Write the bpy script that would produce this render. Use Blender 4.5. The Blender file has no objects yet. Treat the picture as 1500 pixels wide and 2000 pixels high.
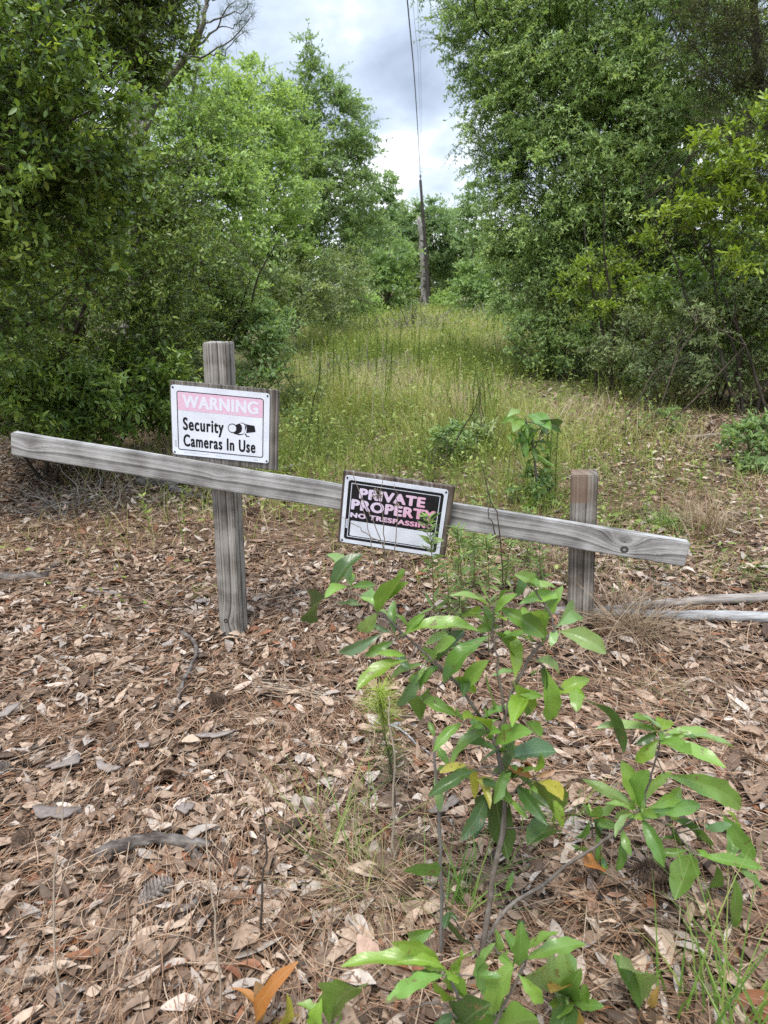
import bpy, bmesh, math, numpy as np
from mathutils import Vector, Matrix

S = bpy.context.scene
COL = S.collection
R = math.radians

# ------------------------------------------------------------------ camera
F, PITCH, ROLL, H = 1400.0, R(17.3), R(1.5), 1.31
fwd = np.array([0, math.cos(PITCH), -math.sin(PITCH)])
up0 = np.array([0, math.sin(PITCH), math.cos(PITCH)])
CX = np.array([1.0, 0, 0]) * math.cos(ROLL) - up0 * math.sin(ROLL)
CU = np.array([1.0, 0, 0]) * math.sin(ROLL) + up0 * math.cos(ROLL)
cd = bpy.data.cameras.new('camera')
cam = bpy.data.objects.new('camera', cd)
COL.objects.link(cam)
cam.matrix_world = Matrix(((CX[0], CU[0], -fwd[0], 0), (CX[1], CU[1], -fwd[1], 0), (CX[2], CU[2], -fwd[2], H), (0, 0, 0, 1)))
cd.sensor_fit = 'VERTICAL'
cd.sensor_height = 36.0
cd.lens = F / 2000 * 36
cd.clip_start, cd.clip_end = 0.05, 2000
cd.dof.use_dof = True
cd.dof.focus_distance = 2.55
cd.dof.aperture_fstop = 7.0
S.camera = cam

# ------------------------------------------------------------------ sky and sun
SUN_EL, SUN_AZ = R(66), R(192)          # azimuth clockwise from +Y (ahead); behind the camera, a little to the left
w = bpy.data.worlds.new('World')
S.world = w
w.use_nodes = True
nt = w.node_tree
nt.nodes.clear()


def node(nt, typ, **kw):
    n = nt.nodes.new(typ)
    for k, v in kw.items():
        if k.startswith('i_'):
            key = k[2:]
            n.inputs[int(key) if key.isdigit() else key].default_value = v
        else:
            setattr(n, k, v)
    return n


def link(nt, a, b):
    nt.links.new(a, b)


def ramp(nt, fac, stops, interp='LINEAR'):
    n = nt.nodes.new('ShaderNodeValToRGB')
    cr = n.color_ramp
    cr.interpolation = interp
    while len(cr.elements) > 1:
        cr.elements.remove(cr.elements[-1])
    cr.elements[0].position, cr.elements[0].color = stops[0][0], tuple(stops[0][1][:3]) + (1,)
    for p, c in stops[1:]:
        e = cr.elements.new(p)
        e.color = tuple(c[:3]) + (1,)
    if fac is not None:
        nt.links.new(fac, n.inputs[0])
    return n


def mth(nt, op, a, b=None, c=None, clamp=False):
    n = nt.nodes.new('ShaderNodeMath')
    n.operation = op
    n.use_clamp = clamp
    for i, v in enumerate((a, b, c)):
        if v is None:
            continue
        if isinstance(v, (int, float)):
            n.inputs[i].default_value = v
        else:
            nt.links.new(v, n.inputs[i])
    return n.outputs[0]


def mixc(nt, fac, a, b, mode='MIX'):
    n = nt.nodes.new('ShaderNodeMix')
    n.data_type = 'RGBA'
    n.blend_type = mode
    for i, v in ((0, fac), (6, a), (7, b)):
        if isinstance(v, (int, float)):
            n.inputs[i].default_value = v
        elif isinstance(v, (tuple, list)):
            n.inputs[i].default_value = tuple(v[:3]) + (1,)
        else:
            nt.links.new(v, n.inputs[i])
    return n.outputs[2]


SKY_STRENGTH = 0.12
sky = node(nt, 'ShaderNodeTexSky', sky_type='NISHITA', sun_disc=False, sun_elevation=SUN_EL, sun_rotation=SUN_AZ)
tc = node(nt, 'ShaderNodeTexCoord')
sep = node(nt, 'ShaderNodeSeparateXYZ')
link(nt, tc.outputs['Generated'], sep.inputs[0])
zz = mth(nt, 'MAXIMUM', sep.outputs[2], 0.0)
den = mth(nt, 'ADD', zz, 0.34)
cmb = node(nt, 'ShaderNodeCombineXYZ')
link(nt, mth(nt, 'DIVIDE', sep.outputs[0], den), cmb.inputs[0])
link(nt, mth(nt, 'DIVIDE', sep.outputs[1], den), cmb.inputs[1])
nz = node(nt, 'ShaderNodeTexNoise', i_Scale=3.0, i_Detail=6.0, i_Roughness=0.5, i_Distortion=0.2)
mp = node(nt, 'ShaderNodeMapping')
mp.inputs['Location'].default_value = (3.15, 0.35, 0.0)
link(nt, cmb.outputs[0], mp.inputs[0])
link(nt, mp.outputs[0], nz.inputs['Vector'])
# brighter clouds low over the horizon, greyer higher up
low = mth(nt, 'SUBTRACT', 0.20, mth(nt, 'MULTIPLY', zz, 0.88))
cfac = mth(nt, 'ADD', nz.outputs[0], low, clamp=True)
k = 1.0 / SKY_STRENGTH
cl = ramp(nt, cfac, [(0.34, (0.205 * k, 0.24 * k, 0.305 * k)), (0.46, (0.28 * k, 0.325 * k, 0.405 * k)), (0.56, (0.375 * k, 0.425 * k, 0.50 * k)), (0.66, (0.66 * k, 0.68 * k, 0.70 * k))])
# overhead cloud gain set above a natural overcast's ratio to light the scene
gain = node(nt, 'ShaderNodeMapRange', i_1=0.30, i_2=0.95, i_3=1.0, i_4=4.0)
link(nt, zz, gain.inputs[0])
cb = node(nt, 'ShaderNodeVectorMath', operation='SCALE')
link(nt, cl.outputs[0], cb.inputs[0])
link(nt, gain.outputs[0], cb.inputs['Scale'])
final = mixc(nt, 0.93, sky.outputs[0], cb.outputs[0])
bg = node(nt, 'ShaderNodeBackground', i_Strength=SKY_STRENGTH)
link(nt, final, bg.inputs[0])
wo = node(nt, 'ShaderNodeOutputWorld')
link(nt, bg.outputs[0], wo.inputs[0])

sl = bpy.data.lights.new('sun', 'SUN')
sl.energy = 1.5
sl.angle = R(18)
sl.color = (1.0, 0.955, 0.88)
so = bpy.data.objects.new('sun', sl)
COL.objects.link(so)
sdir = Vector((math.sin(SUN_AZ) * math.cos(SUN_EL), math.cos(SUN_AZ) * math.cos(SUN_EL), math.sin(SUN_EL)))
so.rotation_euler = sdir.to_track_quat('Z', 'Y').to_euler()
so.location = (4, -4, 14)

S.view_settings.view_transform = 'Standard'
S.view_settings.look = 'None'
S.view_settings.exposure = 1.22
S.view_settings.gamma = 1.0
S.render.engine = 'CYCLES'
S.cycles.max_bounces = 7
S.cycles.diffuse_bounces = 4
S.cycles.transmission_bounces = 4
S.cycles.glossy_bounces = 2
S.cycles.use_denoising = False
S.cycles.sample_clamp_indirect = 6.0


# ------------------------------------------------------------------ geometry helpers
def at(px, py, D):
    d = CX * (px - 750) / F + CU * (1000 - py) / F + fwd
    return np.array([0, 0, H]) + d * (D / d[1])


def sst(a, b, x):
    t = np.clip((x - a) / (b - a), 0, 1)
    return t * t * (3 - 2 * t)


def tz(x, y):
    x, y = np.asarray(x, float), np.asarray(y, float)
    z = 0.11 * sst(-0.35, 0.75, x) * (1 - 0.6 * sst(5, 14, y)) * sst(0.2, 1.6, y)
    z = z + 0.018 * np.sin(1.9 * x + 0.7 * y + 0.4) * np.sin(1.3 * y - 0.8 * x) + 0.008 * np.sin(5.1 * x + 1.0) * np.sin(4.3 * y + 2.0 * x)
    return z


def gnd(px, py):
    d = CX * (px - 750) / F + CU * (1000 - py) / F + fwd
    o = np.array([0, 0, H])
    z = 0.0
    for _ in range(30):
        t = (z - H) / d[2]
        p = o + d * t
        z = float(tz(p[0], p[1]))
    p[2] = z
    return p


def gp(x, y, dz=0.0):
    return np.array([x, y, float(tz(x, y)) + dz])


def norm(v):
    return v / np.maximum(np.linalg.norm(v, axis=-1, keepdims=True), 1e-9)


def mesh(name, V, Q, mat, parent=None, origin=None, rnd=None, smooth=False, uv=None, col=None):
    """links ONE mesh object; V (n,3), Q (m,3 or 4) or a list of such arrays already offset"""
    V = np.asarray(V, np.float32).reshape(-1, 3)
    if origin is not None:
        V = V - np.asarray(origin, np.float32)
    Qs = Q if isinstance(Q, list) else [Q]
    Qs = [np.asarray(q, np.int32) for q in Qs if len(q)]
    me = bpy.data.meshes.new(name)
    me.vertices.add(len(V))
    me.vertices.foreach_set('co', V.ravel())
    tot = np.concatenate([np.full(len(q), q.shape[1], np.int32) for q in Qs])
    idx = np.concatenate([q.ravel() for q in Qs])
    me.loops.add(len(idx))
    me.loops.foreach_set('vertex_index', idx)
    me.polygons.add(len(tot))
    st = np.zeros(len(tot), np.int32)
    st[1:] = np.cumsum(tot)[:-1]
    me.polygons.foreach_set('loop_start', st)
    if smooth:
        me.polygons.foreach_set('use_smooth', np.ones(len(tot), bool))
    if rnd is not None:
        a = me.attributes.new('rnd', 'FLOAT', 'FACE')
        a.data.foreach_set('value', np.asarray(rnd, np.float32))
    if uv is not None:
        l = me.uv_layers.new(name='uv')
        l.data.foreach_set('uv', np.asarray(uv, np.float32)[idx].ravel())
    if col is not None:
        a = me.attributes.new('tone', 'FLOAT_COLOR', 'POINT')
        c = np.ones((len(V), 4), np.float32)
        c[:, :3] = col
        a.data.foreach_set('color', c.ravel())
    me.update(calc_edges=True)
    me.validate()
    for m in (mat if isinstance(mat, list) else [mat]):
        me.materials.append(m)
    o = bpy.data.objects.new(name, me)
    COL.objects.link(o)
    if parent is not None:
        o.parent = parent
    elif origin is not None:
        o.location = origin
    return o


def tag(o, label=None, cat=None, group=None, kind=None):
    for k, v in (('label', label), ('category', cat), ('group', group), ('kind', kind)):
        if v:
            o[k] = v
    return o


def thing(name, label, cat, loc=(0, 0, 0), group=None):
    o = bpy.data.objects.new(name, None)
    o.empty_display_size = 0.1
    COL.objects.link(o)
    o.location = [float(c) for c in loc]
    return tag(o, label, cat, group)


class Acc:
    """collects vertices and faces for one mesh"""

    def __init__(s):
        s.V, s.Q, s.r, s.uv, s.c, s.n = [], [], [], [], [], 0

    def add(s, V, Q, rnd=None, uv=None, col=None):
        V = np.asarray(V, float).reshape(-1, 3)
        if not len(V):
            return
        Q = np.asarray(Q)
        s.V.append(V)
        s.Q.append(Q + s.n)
        s.n += len(V)
        s.r.append(np.full(len(Q), 0.5) if rnd is None else np.broadcast_to(rnd, (len(Q),)))
        s.uv.append(np.zeros((len(V), 2)) if uv is None else uv)
        s.c.append(np.ones((len(V), 3)) * 0.5 if col is None else np.broadcast_to(col, (len(V), 3)))

    def build(s, name, mat, parent=None, origin=None, smooth=False, uv=False, col=False):
        return mesh(name, np.concatenate(s.V), s.Q, mat, parent, origin, np.concatenate(s.r), smooth,
                    np.concatenate(s.uv) if uv else None, np.concatenate(s.c) if col else None)


def tubes(P, Rr, k=4):
    """P (n,m,3) paths, Rr (n,m) radii -> verts, quads"""
    P = np.asarray(P, float)
    Rr = np.asarray(Rr, float)
    n, m, _ = P.shape
    T = norm(np.gradient(P, axis=1))
    ref = np.where(np.abs(T[:, :1, 2:3]) > 0.85, np.array([1.0, 0.1, 0]), np.array([0.05, 0.1, 1.0]))
    A = norm(np.cross(T, np.broadcast_to(ref, T.shape)))
    B = np.cross(T, A)
    a = np.arange(k) / k * 2 * np.pi
    V = P[:, :, None] + Rr[:, :, None, None] * (np.cos(a)[None, None, :, None] * A[:, :, None] + np.sin(a)[None, None, :, None] * B[:, :, None])
    i = np.arange(n)[:, None, None] * m * k
    j = np.arange(m - 1)[None, :, None] * k
    q = np.arange(k)[None, None, :]
    q2 = (q + 1) % k
    Q = np.stack(np.broadcast_arrays(i + j + q, i + j + q2, i + j + k + q2, i + j + k + q), -1).reshape(-1, 4)
    return V.reshape(-1, 3), Q


def resample(pts, m):
    """smooth (Catmull-Rom) polyline through pts with m points"""
    pts = np.asarray(pts, float)
    n = len(pts)
    if n == 2:
        t = np.linspace(0, 1, m)[:, None]
        return pts[0] * (1 - t) + pts[1] * t
    e = np.concatenate([[2 * pts[0] - pts[1]], pts, [2 * pts[-1] - pts[-2]]])
    out = []
    for u in np.linspace(0, n - 1, m):
        i = min(int(u), n - 2)
        t = u - i
        p0, p1, p2, p3 = e[i:i + 4]
        out.append(0.5 * (2 * p1 + (p2 - p0) * t + (2 * p0 - 5 * p1 + 4 * p2 - p3) * t * t + (3 * p1 - p0 - 3 * p2 + p3) * t ** 3))
    return np.array(out)


def limb(acc, pts, r0, r1, m=10, k=6, rnd=0.5, wob=0.0, rng=None):
    p = resample(pts, m)
    if wob and rng is not None:
        p[1:-1] += rng.normal(0, wob, (m - 2, 3))
    rr = np.linspace(r0, r1, m)
    if rng is not None:
        rr = rr * rng.uniform(0.9, 1.1, m)
    # closed ends
    p = np.concatenate([p[:1], p, p[-1:]])
    p[0] += (p[1] - p[2]) * 0.002
    p[-1] += (p[-2] - p[-3]) * 0.002
    rr = np.concatenate([[r0 * 0.02], rr, [r1 * 0.02]])
    V, Q = tubes(p[None], rr[None], k)
    acc.add(V, Q, rnd)


def leaves(P, D, N, L, W, kind='hex', fold=0.12):
    """leaf blades: P base, D axis, N normal (n,3); L, W (n,) -> verts, quads"""
    D = norm(D)
    Sd = norm(np.cross(D, N))
    N = np.cross(Sd, D)
    if kind == 'hex':
        T = np.array([[0, 0, 0], [0.33, 0.5, 1], [0.72, 0.40, .8], [1, 0, 0.0], [0.72, -0.40, .8], [0.33, -0.5, 1]])
        f = np.array([[0, 1, 2, 3], [0, 3, 4, 5]])
    else:                                       # slender
        T = np.array([[0, 0, 0], [0.4, 0.5, 1], [1, 0, 0], [0.4, -0.5, 1]])
        f = np.array([[0, 1, 2, 3]])
    V = P[:, None] + (L[:, None, None] * T[None, :, :1]) * D[:, None] + (W[:, None, None] * T[None, :, 1:2]) * Sd[:, None] \
        + (W[:, None, None] * T[None, :, 2:3] * fold) * N[:, None]
    Q = (np.arange(len(P))[:, None, None] * len(T) + f[None]).reshape(-1, 4)
    return V.reshape(-1, 3), Q, len(f)


def blades(P, D, L, W, bend, seg=3, face=None, rng=None):
    """grass blades: bent tapering ribbons"""
    n = len(P)
    D = norm(D)
    out = D.copy()
    out[:, 2] = 0
    out = norm(out + 1e-6)
    side = np.cross(D, np.array([0, 0, 1.0])) if face is None else np.cross(D, face)
    side = norm(side + 1e-6)
    if rng is not None:
        side = norm(side + rng.normal(0, 0.5, (n, 3)))
    t = np.linspace(0, 1, seg + 1)
    C = P[:, None] + D[:, None] * (L[:, None] * t[None])[..., None]
    C = C + (out * (bend * L)[:, None])[:, None] * (t ** 2)[None, :, None]
    C[..., 2] -= (bend * L * 0.55)[:, None] * (t ** 2.2)[None]
    wd = (W[:, None] * np.maximum(1 - t ** 1.6, 0.08)[None])[..., None] * 0.5
    V = np.stack([C - side[:, None] * wd, C + side[:, None] * wd], 2)
    b = np.arange(n)[:, None] * (seg + 1) * 2 + np.arange(seg)[None] * 2
    Q = np.stack([b, b + 1, b + 3, b + 2], -1).reshape(-1, 4)
    return V.reshape(-1, 3), Q


def rdir(rng, n):
    return norm(rng.normal(size=(n, 3)))


# ------------------------------------------------------------------ materials
def newmat(name):
    m = bpy.data.materials.new(name)
    m.use_nodes = True
    t = m.node_tree
    t.nodes.clear()
    out = node(t, 'ShaderNodeOutputMaterial')
    return m, t, out


def plain(name, c, rough=0.6, spec=0.3, noise=0.0, nscale=30.0, metal=0.0):
    m, t, out = newmat(name)
    b = node(t, 'ShaderNodeBsdfPrincipled', i_Roughness=rough, i_Metallic=metal)
    b.inputs['Specular IOR Level'].default_value = spec
    if noise:
        co = node(t, 'ShaderNodeTexCoord')
        n = node(t, 'ShaderNodeTexNoise', i_Scale=nscale, i_Detail=5.0)
        link(t, co.outputs['Object'], n.inputs['Vector'])
        r = ramp(t, n.outputs[0], [(0.3, [v * (1 - noise) for v in c]), (0.7, [min(1, v * (1 + noise)) for v in c])])
        link(t, r.outputs[0], b.inputs['Base Color'])
    else:
        b.inputs['Base Color'].default_value = (*c, 1)
    link(t, b.outputs[0], out.inputs[0])
    return m


def leafmat(name, stops, rough=0.45, spec=0.35, trans=0.3, tcol=1.5):
    m, t, out = newmat(name)
    a = node(t, 'ShaderNodeAttribute', attribute_name='rnd')
    r = ramp(t, a.outputs['Fac'], stops)
    b = node(t, 'ShaderNodeBsdfPrincipled', i_Roughness=rough)
    b.inputs['Specular IOR Level'].default_value = spec
    link(t, r.outputs[0], b.inputs['Base Color'])
    if trans:
        tr = node(t, 'ShaderNodeBsdfTranslucent')
        tint = mixc(t, 1.0, r.outputs[0], (tcol * 1.05, tcol, tcol * 0.5), 'MULTIPLY')
        link(t, tint, tr.inputs[0])
        mx = node(t, 'ShaderNodeMixShader', i_0=trans)
        link(t, b.outputs[0], mx.inputs[1])
        link(t, tr.outputs[0], mx.inputs[2])
        link(t, mx.outputs[0], out.inputs[0])
    else:
        link(t, b.outputs[0], out.inputs[0])
    return m


def toneleaf(name, rough=0.30, trans=0.28):
    """sapling leaf: colour from the 'tone' attribute, pale midrib and side veins from the leaf's own uv"""
    m, t, out = newmat(name)
    a = node(t, 'ShaderNodeAttribute', attribute_name='tone')
    uv = node(t, 'ShaderNodeUVMap', uv_map='uv')
    sp = node(t, 'ShaderNodeSeparateXYZ')
    link(t, uv.outputs[0], sp.inputs[0])
    ac = mth(t, 'ABSOLUTE', sp.outputs[1])
    rib = mth(t, 'SUBTRACT', 1.0, mth(t, 'DIVIDE', ac, 0.07), clamp=True)
    sv = mth(t, 'SINE', mth(t, 'MULTIPLY', mth(t, 'SUBTRACT', sp.outputs[0], mth(t, 'MULTIPLY', ac, 0.35)), 56.0))
    sv = mth(t, 'MULTIPLY', mth(t, 'SUBTRACT', sv, 0.86, clamp=True), 2.5)
    co = node(t, 'ShaderNodeTexCoord')
    nn = node(t, 'ShaderNodeTexNoise', i_Scale=60.0, i_Detail=4.0)
    link(t, co.outputs['Object'], nn.inputs['Vector'])
    v1 = mixc(t, mth(t, 'MULTIPLY', nn.outputs[0], 0.55), a.outputs['Color'], mixc(t, 1.0, a.outputs['Color'], (0.6, 0.62, 0.6), 'MULTIPLY'))
    v2 = mixc(t, mth(t, 'MULTIPLY', mth(t, 'MAXIMUM', rib, sv), 0.5), v1, mixc(t, 0.4, a.outputs['Color'], (0.42, 0.5, 0.25)))
    sn = node(t, 'ShaderNodeTexNoise', i_Scale=95.0, i_Detail=2.0)
    link(t, co.outputs['Object'], sn.inputs['Vector'])
    sn2 = node(t, 'ShaderNodeTexNoise', i_Scale=16.0, i_Detail=2.0)
    link(t, co.outputs['Object'], sn2.inputs['Vector'])
    spot = ramp(t, mth(t, 'ADD', sn.outputs[0], mth(t, 'MULTIPLY', mth(t, 'SUBTRACT', sn2.outputs[0], 0.5), 0.7)), [(0.70, (0, 0, 0)), (0.74, (1, 1, 1))])
    v2 = mixc(t, mth(t, 'MULTIPLY', spot.outputs[0], 0.75), v2, (0.17, 0.11, 0.05))
    b = node(t, 'ShaderNodeBsdfPrincipled', i_Roughness=rough)
    b.inputs['Specular IOR Level'].default_value = 0.55
    link(t, v2, b.inputs['Base Color'])
    bp = node(t, 'ShaderNodeBump', i_Strength=0.25, i_Distance=0.004)
    link(t, mth(t, 'ADD', mth(t, 'MULTIPLY', sv, -0.6), nn.outputs[0]), bp.inputs['Height'])
    link(t, bp.outputs[0], b.inputs['Normal'])
    tr = node(t, 'ShaderNodeBsdfTranslucent')
    link(t, mixc(t, 1.0, v2, (1.5, 1.5, 0.7), 'MULTIPLY'), tr.inputs[0])
    mx = node(t, 'ShaderNodeMixShader', i_0=trans)
    link(t, b.outputs[0], mx.inputs[1])
    link(t, tr.outputs[0], mx.inputs[2])
    link(t, mx.outputs[0], out.inputs[0])
    return m


def barkmat(name, c1, c2, scale=14.0, along=0.25, bump=0.5):
    m, t, out = newmat(name)
    co = node(t, 'ShaderNodeTexCoord')
    mp = node(t, 'ShaderNodeMapping')
    mp.inputs['Scale'].default_value = (1, 1, along)
    link(t, co.outputs['Object'], mp.inputs[0])
    n = node(t, 'ShaderNodeTexNoise', i_Scale=scale, i_Detail=6.0, i_Roughness=0.65, i_Distortion=0.6)
    link(t, mp.outputs[0], n.inputs['Vector'])
    r = ramp(t, n.outputs[0], [(0.33, c1), (0.66, c2)])
    b = node(t, 'ShaderNodeBsdfPrincipled', i_Roughness=0.85)
    b.inputs['Specular IOR Level'].default_value = 0.15
    link(t, r.outputs[0], b.inputs['Base Color'])
    bp = node(t, 'ShaderNodeBump', i_Strength=bump, i_Distance=0.02)
    link(t, n.outputs[0], bp.inputs['Height'])
    link(t, bp.outputs[0], b.inputs['Normal'])
    link(t, b.outputs[0], out.inputs[0])
    return m


def woodmat(name, along, stops, freq, seed=0.0, knots=(), warp=0.35, stain=None, fine=(0.8, 1.12)):
    """weathered sawn wood. along: axis index of the grain (local coords, metres); knots: (a, c, radius, strength, core radius)"""
    m, t, out = newmat(name)
    co = node(t, 'ShaderNodeTexCoord')
    sp = node(t, 'ShaderNodeSeparateXYZ')
    link(t, co.outputs['Object'], sp.inputs[0])
    ax = sp.outputs[along]
    oth = [i for i in range(3) if i != along]
    cr, dp = (sp.outputs[0], sp.outputs[1]) if along == 2 else (sp.outputs[2], sp.outputs[1])
    # low frequency warp of the grain
    cv = node(t, 'ShaderNodeCombineXYZ')
    link(t, mth(t, 'MULTIPLY', ax, 2.2), cv.inputs[0])
    link(t, mth(t, 'MULTIPLY', cr, 13.0), cv.inputs[1])
    link(t, mth(t, 'ADD', mth(t, 'MULTIPLY', dp, 13.0), seed), cv.inputs[2])
    n1 = node(t, 'ShaderNodeTexNoise', i_Scale=1.0, i_Detail=2.5, i_Roughness=0.5)
    link(t, cv.outputs[0], n1.inputs['Vector'])
    v = mth(t, 'ADD', mth(t, 'MULTIPLY', mth(t, 'ADD', cr, mth(t, 'MULTIPLY', dp, 0.45)), freq), mth(t, 'MULTIPLY', n1.outputs[0], warp * 8))
    core = None
    ringmask = None
    for (ka, kc, kr, ks, k0) in knots:
        da = mth(t, 'MULTIPLY', mth(t, 'SUBTRACT', ax, ka), 0.42)
        dc = mth(t, 'SUBTRACT', cr, kc)
        d = mth(t, 'SQRT', mth(t, 'ADD', mth(t, 'MULTIPLY', da, da), mth(t, 'MULTIPLY', dc, dc)))
        g = mth(t, 'POWER', 2.718, mth(t, 'MULTIPLY', mth(t, 'POWER', mth(t, 'DIVIDE', d, kr), 1.3), -1.0))
        v = mth(t, 'ADD', v, mth(t, 'MULTIPLY', g, ks))
        da2 = mth(t, 'MULTIPLY', mth(t, 'SUBTRACT', ax, ka), 0.9)
        wob = mth(t, 'MULTIPLY', mth(t, 'SUBTRACT', n1.outputs[0], 0.5), k0 * 0.6)
        d0 = mth(t, 'ADD', mth(t, 'SQRT', mth(t, 'ADD', mth(t, 'MULTIPLY', da2, da2), mth(t, 'MULTIPLY', dc, dc))), wob)
        rim = mth(t, 'SUBTRACT', 1.0, mth(t, 'DIVIDE', mth(t, 'ABSOLUTE', mth(t, 'SUBTRACT', d0, k0)), k0 * 0.62), clamp=True)
        rim = mth(t, 'MULTIPLY', rim, 2.2, clamp=True)
        inn = mth(t, 'MULTIPLY', mth(t, 'LESS_THAN', d0, k0), 0.35)
        c1 = mth(t, 'MAXIMUM', rim, inn)
        core = c1 if core is None else mth(t, 'MAXIMUM', core, c1)
    nw = node(t, 'ShaderNodeTexNoise', noise_dimensions='1D', i_Scale=0.42, i_Detail=2.0, i_Roughness=0.55)
    link(t, v, nw.inputs['W'])
    bm_ = node(t, 'ShaderNodeMapRange', i_1=0.33, i_2=0.64)
    link(t, nw.outputs[0], bm_.inputs[0])
    band = bm_.outputs[0]
    # fine fibres and blotchy weathering
    cf = node(t, 'ShaderNodeCombineXYZ')
    link(t, mth(t, 'MULTIPLY', ax, 9.0), cf.inputs[0])
    link(t, mth(t, 'MULTIPLY', cr, 330.0), cf.inputs[1])
    link(t, mth(t, 'ADD', mth(t, 'MULTIPLY', dp, 330.0), seed), cf.inputs[2])
    n2 = node(t, 'ShaderNodeTexNoise', i_Scale=1.0, i_Detail=4.0, i_Roughness=0.6)
    link(t, cf.outputs[0], n2.inputs['Vector'])
    n3 = node(t, 'ShaderNodeTexNoise', i_Scale=11.0, i_Detail=5.0)
    link(t, co.outputs['Object'], n3.inputs['Vector'])
    bb = mth(t, 'ADD', mth(t, 'MULTIPLY', band, 0.66), mth(t, 'MULTIPLY', mth(t, 'SUBTRACT', n3.outputs[0], 0.40), 1.5), clamp=True)
    base = ramp(t, bb, stops).outputs[0]
    fb = ramp(t, n2.outputs[0], [(0.3, (fine[0],) * 3), (0.7, (fine[1],) * 3)]).outputs[0]
    base = mixc(t, 1.0, base, fb, 'MULTIPLY')
    cc_ = node(t, 'ShaderNodeCombineXYZ')
    link(t, mth(t, 'MULTIPLY', ax, 3.2), cc_.inputs[0])
    link(t, mth(t, 'MULTIPLY', v, 0.55), cc_.inputs[1])
    link(t, mth(t, 'MULTIPLY', dp, 60.0), cc_.inputs[2])
    n4 = node(t, 'ShaderNodeTexNoise', i_Scale=1.6, i_Detail=3.0, i_Roughness=0.55)
    link(t, cc_.outputs[0], n4.inputs['Vector'])
    crk = mth(t, 'SUBTRACT', 1.0, mth(t, 'DIVIDE', mth(t, 'ABSOLUTE', mth(t, 'SUBTRACT', n4.outputs[0], 0.435)), 0.012), clamp=True)
    base = mixc(t, mth(t, 'MULTIPLY', crk, 0.6), base, (0.05, 0.042, 0.035))
    if stain:                                    # unweathered brown patch: a range along the grain and a colour
        s0, s1, sc = stain
        edge = mth(t, 'ADD', ax, mth(t, 'MULTIPLY', mth(t, 'SUBTRACT', n3.outputs[0], 0.5), 0.012))
        msk = node(t, 'ShaderNodeMapRange', i_1=s0 - 0.0015, i_2=s0 + 0.0015)
        link(t, edge, msk.inputs[0])
        lf = node(t, 'ShaderNodeMapRange', i_1=s1 + 0.02, i_2=s1 - 0.01)
        link(t, cr, lf.inputs[0])
        base = mixc(t, mth(t, 'MULTIPLY', mth(t, 'MULTIPLY', msk.outputs[0], lf.outputs[0]), 0.62), base, sc)
    if core is not None:
        base = mixc(t, mth(t, 'MULTIPLY', core, 0.9), base, (0.03, 0.025, 0.02))
    b = node(t, 'ShaderNodeBsdfPrincipled', i_Roughness=0.82)
    b.inputs['Specular IOR Level'].default_value = 0.2
    link(t, base, b.inputs['Base Color'])
    hgt = mth(t, 'ADD', mth(t, 'MULTIPLY', n2.outputs[0], 0.7), mth(t, 'MULTIPLY', band, 0.6))
    bp = node(t, 'ShaderNodeBump', i_Strength=0.45, i_Distance=0.0025)
    link(t, hgt, bp.inputs['Height'])
    link(t, bp.outputs[0], b.inputs['Normal'])
    link(t, b.outputs[0], out.inputs[0])
    return m


# ------------------------------------------------------------------ ground
def graded(a, b, step, far):
    c = list(np.arange(a, b + 1e-6, step))
    s, lo, hi = step, a, b
    while lo > -far:
        s *= 1.25
        lo -= s
        c.insert(0, lo)
    s = step
    while hi < far:
        s *= 1.25
        hi += s
        c.append(hi)
    return np.array(c)


gx, gy = graded(-4, 5, 0.07, 900), graded(0.2, 9, 0.07, 900)
X, Y = np.meshgrid(gx, gy)
V = np.stack([X, Y, tz(X, Y)], -1).reshape(-1, 3)
nx, ny = len(gx), len(gy)
b0 = (np.arange(ny - 1)[:, None] * nx + np.arange(nx - 1)[None]).ravel()
m, t, out = newmat('forest_floor')
co = node(t, 'ShaderNodeTexCoord')
na = node(t, 'ShaderNodeTexNoise', i_Scale=42.0, i_Detail=6.0, i_Roughness=0.7)
nb = node(t, 'ShaderNodeTexNoise', i_Scale=1.1, i_Detail=4.0)
link(t, co.outputs['Object'], na.inputs['Vector'])
link(t, co.outputs['Object'], nb.inputs['Vector'])
c1 = ramp(t, na.outputs[0], [(0.3, (0.06, 0.038, 0.025)), (0.5, (0.16, 0.105, 0.07)), (0.7, (0.29, 0.21, 0.145))])
c2 = ramp(t, na.outputs[0], [(0.3, (0.07, 0.085, 0.03)), (0.5, (0.17, 0.165, 0.07)), (0.7, (0.27, 0.25, 0.13))])
sp = node(t, 'ShaderNodeSeparateXYZ')
link(t, co.outputs['Object'], sp.inputs[0])
fy = node(t, 'ShaderNodeMapRange', i_1=4.5, i_2=11.0, i_3=-0.35, i_4=0.35)
link(t, sp.outputs[1], fy.inputs[0])
gm = node(t, 'ShaderNodeMapRange', i_1=0.42, i_2=0.6)
link(t, mth(t, 'ADD', nb.outputs[0], fy.outputs[0]), gm.inputs[0])
bs = node(t, 'ShaderNodeBsdfPrincipled', i_Roughness=0.95)
bs.inputs['Specular IOR Level'].default_value = 0.1
link(t, mixc(t, gm.outputs[0], c1.outputs[0], c2.outputs[0]), bs.inputs['Base Color'])
bp = node(t, 'ShaderNodeBump', i_Strength=0.8, i_Distance=0.02)
link(t, na.outputs[0], bp.inputs['Height'])
link(t, bp.outputs[0], bs.inputs['Normal'])
link(t, bs.outputs[0], out.inputs[0])
g = mesh('ground', V, np.stack([b0, b0 + 1, b0 + nx + 1, b0 + nx], -1), m, smooth=True)
tag(g, kind='structure')

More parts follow.
